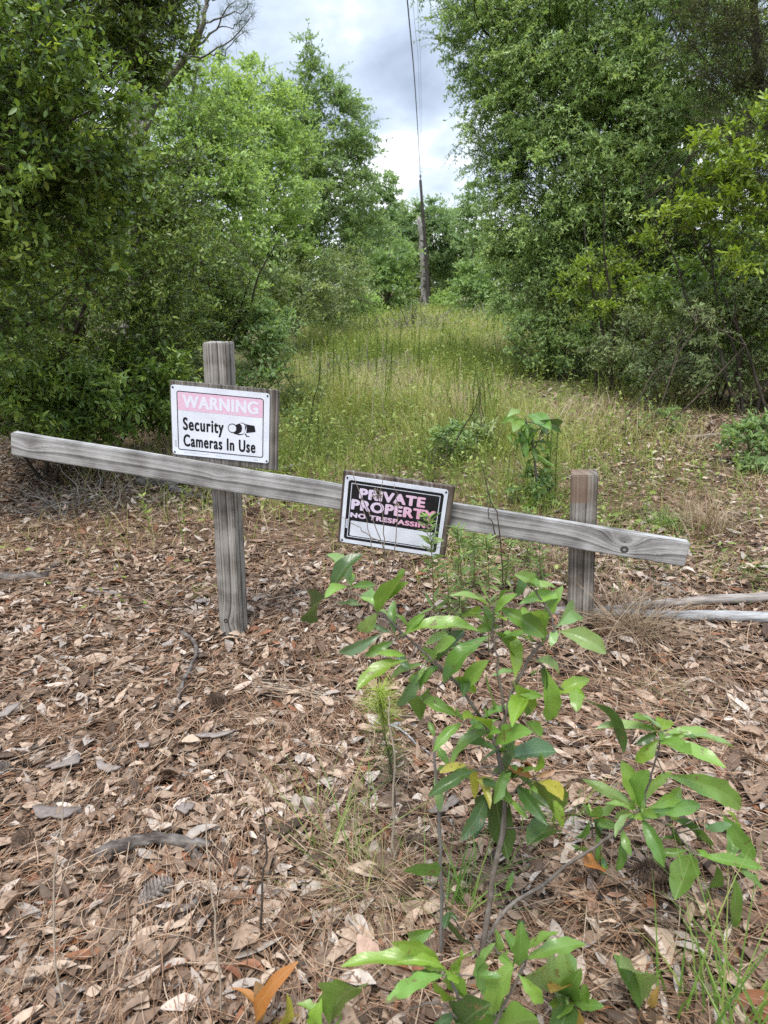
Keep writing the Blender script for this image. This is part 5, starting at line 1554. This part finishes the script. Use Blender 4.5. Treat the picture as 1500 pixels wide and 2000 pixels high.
def weed(name, label, pts, nl, L, W, seed, mat=None, stem=None, r=0.0022, group=None, lo=0.1, ang=0.6, cat='weed', tipn=0, kind='hex'):
    rng = np.random.default_rng(seed)
    base = np.asarray(pts[0], float)
    th = thing(name, label, cat, base, group)
    p = resample(pts, 24)
    a = Acc()
    limb(a, pts, r, r * .45, 12, 5, rng=rng)
    a.build('stem', stem or stemg, th, base)
    u = lo + (1 - lo) * rng.random(nl) ** 0.85
    if tipn:
        u[:tipn] = rng.uniform(.86, 1, tipn)
    P = np.stack([np.interp(u, np.linspace(0, 1, 24), p[:, k]) for k in range(3)], -1)
    az = np.arange(nl) * 2.4 + rng.normal(0, .3, nl)
    D = np.stack([np.cos(az), np.sin(az), ang + rng.normal(0, .3, nl)], -1)
    ll = L * rng.uniform(.6, 1.15, nl) * (1 - 0.45 * u)
    N = np.array([0, 0, 1.0]) + rng.normal(0, .4, (nl, 3))
    if kind == 'blade':
        v, q = blades(P, D, ll, W * np.ones(nl), rng.uniform(0, .5, nl), 2, rng=rng)
        f = 2
    else:
        v, q, f = leaves(P, D, N, ll, W * ll / L * rng.uniform(.8, 1.2, nl), kind)
    mesh('leaves', v, q, mat or weedm, th, base, np.repeat(np.clip(rng.normal(.42, .2, nl) + .25 * (u - .5), 0, 1), f))
    return th


g1, g2, g3, g4 = (gp(at(px, 1200, d)[0], d) for px, d in ((850, 2.16), (904, 2.2), (956, 2.2), (874, 2.18)))
weed('leafy_weed', 'tall green weed overlapping the lower right corner of the black sign', [g1, at(846, 1140, g1[1]), at(842, 1060, g1[1]), at(838, 1008, g1[1])], 110, 0.074, 0.0125, 331, tipn=16, ang=.35)
weed('leafy_weed', 'tall green weed standing just right of the black sign', [g2, at(900, 1110, g2[1]), at(893, 1030, g2[1])], 90, 0.072, 0.0125, 332, tipn=12, ang=.35)
weed('leafy_weed', 'green weed below the rail midway between sign and short post', [g3, at(955, 1130, g3[1]), at(948, 1048, g3[1])], 95, 0.074, 0.0125, 333, tipn=12, ang=.35)
weed('leafy_weed', 'shorter wispy weed under the right edge of the black sign', [g4, at(876, 1180, g4[1]), at(872, 1105, g4[1])], 80, 0.064, 0.0105, 334, ang=.3)


rngw = np.random.default_rng(336)
for i, (px, D_, h) in enumerate(((895, 2.55, 150), (925, 2.75, 150), (985, 2.7, 130), (1020, 2.9, 140), (1060, 2.75, 120), (905, 3.1, 130), (960, 3.2, 140))):
    b_ = gp(at(px, 1150, D_)[0], D_)
    pz = 1000 - F * math.tan(PITCH - math.atan2(H - b_[2], D_))
    tp = b_ + np.array([rngw.normal(0, .03), rngw.normal(0, .03), h * D_ / F])
    weed('leafy_weed', 'leafy green weed rising behind the rail between the black sign and the short post', [b_, (b_ + tp) / 2 + rngw.normal(0, .008, 3), tp], 95, 0.07, 0.012, 3360 + i, group='leafy weeds behind the rail', ang=.35, tipn=12)


def stalk(name, label, lines, r, mat, cat='stalk', group=None, heads=(), seed=1, parts=True):
    rng = np.random.default_rng(seed)
    base = np.asarray(lines[0][0], float)
    th = thing(name, label, cat, base, group)
    for ln in lines:
        a = Acc()
        limb(a, ln, r, r * .4, 14, 5, rng=rng, wob=r * .9)
        a.build('stem', mat, th, base)
    for h in heads:
        n = 26
        a = Acc()
        P = np.repeat(np.asarray(h, float)[None], n, 0) + rng.normal(0, .004, (n, 3))
        v, q, f = leaves(P, rdir(rng, n), rdir(rng, n), rng.uniform(.006, .015, n), rng.uniform(.002, .005, n), 'quad')
        a.add(v, q, np.repeat(rng.random(n), f))
        a.build('seed_head', mat, th, base)
    return th


k1 = gnd(790, 1200)
y1 = 2.22
stalk('dead_weed', 'dead weed with bare stems crossing the front of the black sign', [
    [gp(at(795, 1200, y1)[0], y1, -.01), at(752, 1085, y1), at(722, 1005, y1), at(688, 925, y1), at(676, 890, y1)],
    [gp(at(742, 1200, y1)[0], y1, -.01), at(732, 1110, y1), at(716, 1020, y1), at(700, 955, y1)],
    [at(752, 1085, y1), at(748, 1020, y1), at(744, 965, y1), at(750, 925, y1)],
    [at(764, 1120, y1), at(775, 1040, y1), at(777, 985, y1), at(770, 945, y1)],
    [at(742, 1060, y1), at(700, 1030, y1), at(668, 1010, y1)]], 0.0021, plain('dead_weed_stem', (0.22, 0.18, 0.14), .85, .1, .3, 30.0), 'weed', heads=[at(735, 958, y1), at(742, 968, y1), at(776, 985, y1), at(730, 970, y1)], seed=341)
s1 = gnd(972, 1110)
stalk('vine_stem', 'thin dark vine stem leaning on the rail right of the black sign', [[gp(at(985, 1150, 2.36)[0], 2.36), at(976, 1040, 2.30), at(962, 985, 2.30), at(945, 925, 2.31), at(930, 855, 2.33)], [at(970, 1050, 2.30), at(955, 1000, 2.30), at(952, 960, 2.31)]], 0.0026, darkstalk, 'vine', seed=342)
for lab, pts, m_, r_, sd in (
        ('long pale dry stalk standing on the litter left of centre', [(430, 2000), (424, 1860), (412, 1740), (402, 1640), (398, 1568)], stalkm, .0022, 343),
        ('pale dry stalk at the left edge of the litter', [(130, 2000), (108, 1850), (104, 1740), (116, 1630), (128, 1530), (140, 1490)], stalkm, .0022, 344),
        ('dark dead weed stem standing upright in the near litter', [(510, 1845), (512, 1740), (518, 1650), (514, 1570)], darkstalk, .0032, 345),
        ('thin brown stalk leaning over the pine seedling', [(768, 1700), (770, 1560), (764, 1420), (758, 1360)], stalkm, .003, 346)):
    b_ = gnd(*pts[0])
    stalk('dry_stalk', lab, [[b_ - [0, 0, .02]] + [at(x, y, b_[1] + .02 * i) for i, (x, y) in enumerate(pts[1:])]], r_, m_, seed=sd)


def tuft(name, label, base, n, L, W, spread, mat, seed, cat='grass tuft', group=None, tone=(0.5, 0.25), rad=0.03, bend=(.1, .9)):
    rng = np.random.default_rng(seed)
    base = np.asarray(base, float)
    P = base + np.stack([rng.normal(0, rad, n), rng.normal(0, rad, n), np.zeros(n) - .005], -1)
    D = norm(np.stack([rng.normal(0, spread, n), rng.normal(0, spread, n), np.ones(n)], -1))
    v, q = blades(P, D, L * rng.uniform(.35, 1.1, n), 1.4 * W * rng.uniform(.6, 1.3, n), rng.uniform(*bend, n), 5, rng=rng)
    o = mesh(name, v, q, mat, None, base, np.repeat(np.clip(rng.normal(*tone, n), 0, 1), 5))
    return tag(o, label, cat, group)


tuft('grass_tuft', 'dry brown grass clump in front of the pale fallen poles', gnd(1230, 1240), 420, .30, .0026, .42, dryg, 351, tone=(.4, .25), rad=.055, bend=(.2, 1.3))
tuft('grass_tuft', 'dry and green grass clump left of the bare grey sapling stem', gnd(738, 1738), 260, .17, .0017, .5, mixg, 352, tone=(.72, .22), rad=.035, bend=(.2, 1.3))
tuft('grass_tuft', 'drooping fountain of straw grass below the oak seedling', gnd(1150, 1765), 190, .12, .0018, .5, dryg, 353, tone=(.45, .22), rad=.016, bend=(.7, 1.7))
tuft('grass_tuft', 'tan grass clump standing beyond the right end of the rail', gnd(1378, 1042), 330, .26, .0034, .22, dryg, 354, tone=(.6, .25), rad=.06, bend=(.1, .8))
tuft('grass_tuft', 'green grass tuft just beyond the rail right of the short post', gnd(1300, 1035), 200, .16, .0032, .35, greeng, 355, tone=(.5, .25), rad=.05)
tuft('grass_tuft', 'bright green grass tuft on the litter left of the tall post', gnd(396, 1165), 110, .085, .0032, .7, greeng, 356, tone=(.5, .25), rad=.04)
tuft('grass_clump', 'sparse long green grass blades near the bottom right corner', gnd(1400, 2010), 46, .36, .0036, .22, greeng, 357, tone=(.6, .25), rad=.045, bend=(.05, .5))
tuft('grass_clump', 'thin green blades rising left of the dry clump in the middle', gnd(650, 1660), 60, .30, .0024, .30, greeng, 358, tone=(.75, .25), rad=.07, bend=(.1, .6))
tuft('grass_tuft', 'faint straw grass clump right of the big oak sapling', gnd(1290, 1375), 170, .13, .0022, .6, mixg, 359, tone=(.7, .25), rad=.06, bend=(.3, 1.2))
tuft('grass_tuft', 'green weedy grass patch at the right edge above the fallen poles', gnd(1475, 1135), 170, .13, .004, .6, greeng, 360, tone=(.5, .3), rad=.10)
tuft('grass_tuft', 'straw grass clump behind the short fence post under the rail', gnd(1080, 1115), 260, .20, .003, .4, dryg, 361, tone=(.35, .25), rad=.07, bend=(.2, 1.2))
tuft('grass_tuft', 'upright green blades right of the big sapling stem', gnd(1085, 1610), 60, .14, .0026, .3, greeng, 362, tone=(.6, .25), rad=.03, bend=(.05, .5))
tuft('grass_tuft', 'green blades beside the bare grey sapling stem', gnd(905, 1770), 60, .20, .0028, .35, greeng, 363, tone=(.45, .25), rad=.03, bend=(.05, .6))
rng = np.random.default_rng(370)
for i in range(16):
    px, py = rng.uniform(1010, 1490), rng.uniform(850, 1170)
    tuft('grass_sprig', 'small sprig of grass in the open litter on the right', gnd(px, py), 46, .12, .003, .45, greeng if i % 3 else mixg, 371 + i, cat='grass', group='grass sprigs in the right hand litter', tone=(.55, .3), rad=.05)
for i, (px, py) in enumerate(((612, 1110), (700, 1085), (130, 1110), (590, 1190), (1290, 1150), (640, 1290), (1400, 1330), (300, 1050), (560, 1075))):
    tuft('grass_sprig', 'few short green blades sprouting from the brown litter by the fence', gnd(px, py), 16, .07, .003, .6, greeng, 390 + i, cat='grass', group='green sprouts in the litter by the fence', tone=(.6, .25), rad=.02)

# feathery weeds, shrublets and dry stems standing in the clearing
for i, (px, py, h) in enumerate(((628, 800, 120), (650, 770, 120), (668, 775, 110), (685, 790, 130), (700, 760, 110), (735, 770, 125), (752, 750, 100), (762, 780, 110), (820, 735, 90), (935, 840, 130), (948, 850, 120), (962, 830, 95), (922, 820, 110), (608, 905, 110),
                                 (618, 880, 90), (880, 710, 60), (640, 700, 70), (720, 690, 70), (860, 690, 60), (780, 700, 75), (912, 720, 60), (1085, 985, 170), (1075, 960, 130), (1068, 975, 150))):
    b_ = gnd(px, py)
    weed('feathery_weed', 'feathery green weed stalk standing in the clearing grass', [b_ - [0, 0, .02], at(px + rng.normal(0, 3), py - h * .5, b_[1]), at(px + rng.normal(0, 6), py - h, b_[1])],
         170, .05 + .004 * b_[1], .0018 + .0006 * b_[1], 410 + i, mat=fennelm, r=.003 + .0004 * b_[1], group='feathery weeds in the clearing', ang=1.0, cat='weed', kind='blade', lo=.03)
for i in range(26):
    px, py = rng.uniform(590, 990), rng.uniform(640, 860)
    b_ = gnd(px, py)
    h = rng.uniform(40, 90) * (py - 560) / 150 * .8
    a = Acc()
    lean = rng.normal(0, 8, 2)
    limb(a, [b_ - [0, 0, .02], at(px + lean[0], py - h * .5, b_[1]), at(px + lean[0] + lean[1], py - h, b_[1])], .0011 + .00045 * b_[1], .0009 + .0002 * b_[1], 8, 4)
    tag(a.build('dry_weed', stalkm), 'thin straw coloured stem standing in the clearing grass', 'stalk', 'dry stems in the clearing')
for lab, px, py, D0, r, lf, sd, L in (('dark leaved shrublet in the clearing above the black sign', 880, 905, None, 44, 'mid', 450, .040), ('pale green shrublet in the clearing left of the drooping sapling', 925, 880, None, 40, 'greygreen', 451, .042),
                                      ('low shrublet just right of the warning sign', 585, 800, None, 42, 'greygreen', 452, .042), ('low shrublet near the dark thicket foot right of the warning sign', 590, 850, None, 32, 'mid', 453, .04),
                                      ('grey twiggy shrublet far up the middle of the clearing', 800, 655, None, 34, 'greygreen', 454, .06), ('green shrublet in the middle of the clearing', 760, 690, None, 22, 'light', 455, .06),
                                      ('leafy plant under the drooping sapling behind the rail', 1040, 985, None, 34, 'mid', 456, .045), ('reddish tipped plant at the right edge beyond the small bush', 1490, 800, None, 30, 'olive', 457, .045),
                                      ('thin leafy sprig by the litter right of the drooping sapling', 1290, 850, None, 30, 'mid', 458, .04), ('low green plant in the right litter before the brush', 1240, 770, None, 30, 'mid', 459, .04)):
    b_ = gnd(px, py)
    D0 = float(b_[1])
    plant('shrublet', lab, 'small shrub', b_, at(px, py - r * 1.5, D0), [blob(px, py - r, D0, r, r * .9), blob(px + r * .5, py - r * .5, D0, r * .6)], G[lf], bark_dark, sd, r0=.004 + .0006 * D0, trunks=4, limbs=20,
          clump=.020 * D0, cover=.5, K=6, M=8, L=L, W=L * .33, twr=.0009 + .0001 * D0, flat=.7, parts=SHR, loose=16)

# ------------------------------------------------------------------ dead wood, cones and bark on the ground
def logmat(name, c1, c2, axis_scale):
    m, t, out = newmat(name)
    co = node(t, 'ShaderNodeTexCoord')
    mp = node(t, 'ShaderNodeMapping')
    mp.inputs['Scale'].default_value = axis_scale
    link(t, co.outputs['Object'], mp.inputs[0])
    n = node(t, 'ShaderNodeTexNoise', i_Scale=46.0, i_Detail=6.0, i_Roughness=0.6)
    link(t, mp.outputs[0], n.inputs['Vector'])
    r = ramp(t, n.outputs[0], [(0.30, [v * .3 for v in c1]), (0.42, c1), (0.68, c2)])
    b = node(t, 'ShaderNodeBsdfPrincipled', i_Roughness=0.85)
    b.inputs['Specular IOR Level'].default_value = 0.15
    link(t, r.outputs[0], b.inputs['Base Color'])
    bp = node(t, 'ShaderNodeBump', i_Strength=0.6, i_Distance=0.006)
    link(t, n.outputs[0], bp.inputs['Height'])
    link(t, bp.outputs[0], b.inputs['Normal'])
    link(t, b.outputs[0], out.inputs[0])
    return m


greylog = logmat('grey_log', (0.25, 0.24, 0.23), (0.46, 0.45, 0.43), (0.22, 1.8, 1.8))
brownlog = logmat('tan_log', (0.21, 0.18, 0.155), (0.38, 0.34, 0.30), (0.22, 1.8, 1.8))
darklog = logmat('dark_log', (0.075, 0.06, 0.05), (0.24, 0.21, 0.18), (0.4, 1, 1))


def deadwood(name, label, cat, lines, mat, seed, k=9, m=16, wob=.002, lift=.55, group=None, dz=.018):
    """lines: ([pixel points or world points], r0, r1); each lies on the ground along its points"""
    rng = np.random.default_rng(seed)
    a = Acc()
    base = None
    for pts, r0, r1 in lines:
        w_ = []
        for i, p in enumerate(pts):
            p = gnd(*p[:2]) + [0, 0, dz + (p[2] if len(p) > 2 else 0) + (r0 + (r1 - r0) * i / max(1, len(pts) - 1)) * lift]
            w_.append(p)
        if base is None:
            base = w_[0]
        limb(a, w_, r0, r1, m, k, rng=rng, wob=wob)
    o = a.build(name, mat, None, base, smooth=True)
    return tag(o, label, cat, group)


deadwood('fallen_pole', 'pale grey fallen pole, the lower one, lying behind the short post', 'log', [([(1065, 1212), (1200, 1218), (1350, 1222), (1540, 1226)], .0185, .021)], greylog, 501, k=12, wob=.0015, lift=.9, dz=.022)
deadwood('fallen_pole', 'rounder tan fallen pole, the upper one, at the right edge', 'log', [([(1165, 1212), (1260, 1202), (1380, 1192), (1540, 1184)], .015, .020)], brownlog, 502, k=12, wob=.002, lift=.9, dz=.026)
deadwood('dead_branch', 'thin forked dead branch on the litter under the right end of rail', 'branch', [([(1235, 1130), (1290, 1150), (1350, 1172)], .010, .004), ([(1290, 1148), (1320, 1150), (1335, 1158)], .006, .002)], brownlog, 503)
deadwood('curved_stick', 'dark curved stick on the litter below the tall post', 'stick', [([(352, 1244), (380, 1270, .02), (384, 1305, .03), (362, 1350, .02), (345, 1385), (322, 1428)], .0085, .006)], darklog, 504, k=8)
deadwood('rooted_branch', 'thick gnarled branch half buried in the near left litter', 'branch', [([(192, 1690), (235, 1676, .012), (300, 1668, .018), (365, 1672, .014), (412, 1668)], .017, .012), ([(365, 1672, .01), (385, 1690), (398, 1700)], .013, .008), ([(225, 1680), (205, 1705), (245, 1712)], .010, .004)], darklog, 505, k=10, wob=.003)
deadwood('broken_branch', 'short dark broken stick beside the big pine cone', 'stick', [([(352, 1810), (385, 1782, .01), (412, 1750)], .009, .004)], darklog, 506)
deadwood('rotten_log', 'grey weathered log end at the left edge under the rail', 'log', [([(-30, 1140), (40, 1140), (95, 1138)], .030, .024), ([(85, 1136), (105, 1122, .01), (122, 1108, .02)], .013, .005)], darklog, 507, k=12, wob=.006)
deadwood('flat_branch', 'flat brown branch lying on litter right of the rotten log', 'branch', [([(125, 1158), (190, 1166), (280, 1172)], .011, .008)], brownlog, 508)
deadwood('old_log', 'dark old log behind the tall post beneath the rail', 'log', [([(270, 950), (330, 958), (400, 985)], .035, .02), ([(330, 956), (372, 952), (420, 975)], .022, .012)], darklog, 509, k=10, wob=.01)
deadwood('pale_branch', 'whitish branch piece lying at the clearing edge right of the warning sign', 'branch', [([(535, 925), (560, 920), (590, 914)], .018, .014)], greylog, 510)
deadwood('thin_twig', 'thin dark twig lying on the litter right of the tall post', 'twig', [([(478, 1062), (520, 1066), (560, 1064)], .006, .004)], darklog, 511)
deadwood('pale_twig', 'long pale twig on the litter under the oak sapling leaves', 'twig', [([(730, 1420), (770, 1440, .02), (830, 1480, .01), (870, 1515)], .0035, .002)], greylog, 512)
deadwood('pale_twig', 'pale curved root-like twig behind the pine seedling', 'twig', [([(760, 1432), (800, 1426), (830, 1440), (850, 1460)], .008, .004)], greylog, 513)
deadwood('thin_twig', 'thin pale twig crossing the litter right of the oak sapling', 'twig', [([(1030, 1410), (1100, 1428), (1180, 1434), (1240, 1446)], .004, .002)], greylog, 514)
deadwood('small_twig', 'small pale twig at the left edge of the middle litter', 'twig', [([(58, 1322), (80, 1330), (96, 1345)], .005, .002)], greylog, 515)
deadwood('dead_branch', 'long thin branch lying across the litter at the right edge beyond the rail', 'branch', [([(1340, 860), (1420, 852), (1500, 846)], .012, .007)], brownlog, 516)

rng = np.random.default_rng(520)
a = Acc()
for i in range(26):
    x0, y0 = rng.uniform(420, 520), rng.uniform(1338, 1362)
    p = [gnd(x0, y0) + [0, 0, rng.uniform(.005, .03)], gnd((x0 + 700) / 2, 1362 + rng.normal(0, 6)) + [0, 0, rng.uniform(.015, .04)], gnd(rng.uniform(640, 730), 1378 + rng.normal(0, 9)) + [0, 0, .006]]
    limb(a, p, .0017, .001, 8, 4)
o = a.build('dry_frond', stalkm)
tag(o, 'bundle of long dry straw stalks lying left of the pine seedling', 'dry frond')


def cone(seed, open_=0.5):
    rng = np.random.default_rng(seed)
    n = 110
    i = np.arange(n)
    u = (i + .5) / n
    az = i * 2.39996
    rr = np.sin(np.pi * (0.08 + .90 * u)) ** .75 * .5
    P = np.stack([rr * np.cos(az) * .55, rr * np.sin(az) * .55, (u - .5) * 1.5], -1)
    Dn = norm(np.stack([np.cos(az), np.sin(az), .55 + .5 * u - open_ * .8], -1))
    Nn = np.stack([-np.cos(az) * .5, -np.sin(az) * .5, np.ones(n)], -1)
    V, Q, f = leaves(P, Dn, Nn, np.full(n, .34) * np.sin(np.pi * (0.1 + .85 * u)) + .08, np.full(n, .24), 'hex', .3)
    a = Acc()
    a.add(V, Q)
    zz_ = np.linspace(-.75, .72, 9)
    v, q = tubes(np.stack([np.zeros(9), np.zeros(9), zz_], -1)[None], (np.sin(np.linspace(.15, 3.0, 9)) * .30)[None], 9)
    a.add(v, q)
    return a


conem = plain('cone_scale', (0.17, 0.115, 0.08), 0.8, 0.15, 0.5, 3.0)
conem2 = plain('cone_scale_grey', (0.27, 0.225, 0.19), 0.8, 0.15, 0.5, 3.0)
c_open = cone(1, .75).build('pine_cone', conem)
c_shut = cone(2, .25).build('pine_cone', conem2)
first = {id(c_open): True, id(c_shut): True}
for src, px, py, s, rot, lab in (
        (c_open, 425, 1390, .052, (1.35, .2, .8), 'dark open pine cone below the curved stick'), (c_open, 492, 1012, .062, (1.5, 0, 1.9), 'reddish brown pine cone beside the tall post under the rail'),
        (c_shut, 307, 1768, .052, (1.45, .1, 2.3), 'big grey closed pine cone below the gnarled branch'), (c_open, 50, 1662, .045, (1.2, .3, .3), 'dark pine cone at the left edge near the gnarled branch'),
        (c_shut, 268, 1526, .022, (1.5, 0, 1.4), 'small grey pine cone in the left litter by the bark flakes'), (c_shut, 12, 1520, .040, (1.1, .2, .2), 'grey pine cone cut off by the left edge'),
        (c_open, 1272, 1742, .058, (1.2, -.2, 1.2), 'weathered open pine cone right of the straw grass fountain'), (c_open, 546, 1132, .036, (1.5, .1, 1.4), 'small dark pine cone right of the tall post on the litter'),
        (c_open, 424, 1078, .04, (1.4, .1, .6), 'brown pine cone just left of the tall post'), (c_open, 800, 1762, .035, (1.3, .1, 2.6), 'grey brown pine cone behind the bare sapling stem')):
    if first.pop(id(src), None):
        o = src
    else:
        o = src.copy()
        COL.objects.link(o)
    p = gnd(px, py)
    o.location = p + np.array([0, 0, s * .42 + .014])
    o.scale = (s, s, s)
    o.rotation_euler = rot
    tag(o, lab, 'pine cone', 'pine cones on the litter')

barkf = litmat('bark_flake_surface', [(0, (0.17, 0.135, 0.112)), (1, (0.34, 0.29, 0.255))], .8)
for px, py, s, lab, sd, tn in ((130, 1512, .082, 'large grey bark flake lying in the left litter', 601, .6), (421, 1458, .060, 'grey bark flake below the dark open pine cone', 602, .8), (112, 1612, .070, 'tan bark flake left above the gnarled branch', 603, .3),
                               (212, 1522, .042, 'small grey bark flake between the large one and the small cone', 604, .7), (14, 1412, .055, 'grey bark flake at the left edge of the middle litter', 605, .7), (365, 1602, .035, 'small grey bark flake above the gnarled branch', 606, .5),
                               (285, 1478, .03, 'tiny whitish bark flake above the small grey cone', 607, 1.0), (330, 1275, .03, 'small pale bark flake left of the curved stick', 608, 1.0), (395, 1190, .045, 'grey flat bark strip at the foot of the tall post', 609, .7), (870, 1600, .05, 'brown bark flake between the sapling stems', 610, .3)):
    rng = np.random.default_rng(sd)
    n = 16
    an = np.linspace(0, 2 * np.pi, n, endpoint=False)
    r = .62 * s * (1 + .30 * np.sin(2 * an + rng.uniform(0, 6)) + .18 * np.sin(5 * an + rng.uniform(0, 6)) + rng.normal(0, .09, n))
    x, y = r * np.cos(an) * 1.15, r * np.sin(an) * .72
    rings = [(0.0, 0), (.5, 0), (1, 0), (1, 1), (.5, 1), (0, 1)]
    V = []
    for f_, l_ in rings:
        xx, yy = x * max(f_, .02), y * max(f_, .02)
        zz_ = .14 * (xx ** 2) / s + .10 * np.sin(yy / s * 3) * s * .3 - l_ * .005 + .012
        V.append(np.stack([xx, yy, zz_], -1))
    V = np.concatenate(V)
    i = np.arange(len(rings) - 1)[:, None] * n + np.arange(n)[None]
    j = np.arange(len(rings) - 1)[:, None] * n + (np.arange(n)[None] + 1) % n
    Q = np.stack([i, j, j + n, i + n], -1).reshape(-1, 4)
    p = gnd(px, py)
    o = mesh('bark_flake', V, Q, barkf, None, None, np.full(len(Q), tn))
    o.location = p + np.array([0, 0, .030])
    o.rotation_euler = (rng.normal(0, .12) + .1, rng.normal(0, .12), rng.uniform(0, 6.28))
    tag(o, lab, 'bark', 'bark flakes on the litter')

# bare brush under the left end of the rail and along the thicket foot
for lab, px, py, n, hw, hh, sd in (('tangle of dead brush on the ground under the left end of the rail', 130, 990, 90, 160, 90, 701), ('dead grey brush at the left edge of the picture', 20, 900, 60, 110, 130, 702),
                                   ('dead twigs at the foot of the right brush above the litter', 1180, 735, 80, 120, 50, 703), ('bare grey twigs at the right end of the far grass', 960, 625, 110, 80, 30, 704), ('grey dead twigs in the middle of the far grass', 800, 650, 190, 95, 46, 705), ('pale tangle of dead stems in the left part of the clearing grass', 690, 735, 120, 80, 60, 706)):
    rng = np.random.default_rng(sd)
    b_ = gnd(px, py)
    th = thing('dead_brush', lab, 'brush', b_)
    s_ = b_[1] / F
    a = Acc()
    for i in range(n):
        st = b_ + np.array([rng.normal(0, hw * .5) * s_, rng.normal(0, hw * .35) * s_, 0])
        st[2] = float(tz(st[0], st[1]))
        d = norm(rng.normal(size=3) * [1, .8, .5] + [0, -.1, .55])
        ln = rng.uniform(.4, 1.2) * hh * s_
        k_ = np.linspace(0, 1, 7)
        p = st + d * (k_ * ln)[:, None] + np.cumsum(rng.normal(0, .05 * ln, (7, 3)), 0)
        p[:, 2] = np.maximum(p[:, 2], tz(p[:, 0], p[:, 1]) + .004)
        limb(a, p, .0007 * b_[1] * rng.uniform(.5, 1.5), .0003 * b_[1], 7, 4)
    a.build('twigs', twig_dead, th, b_)
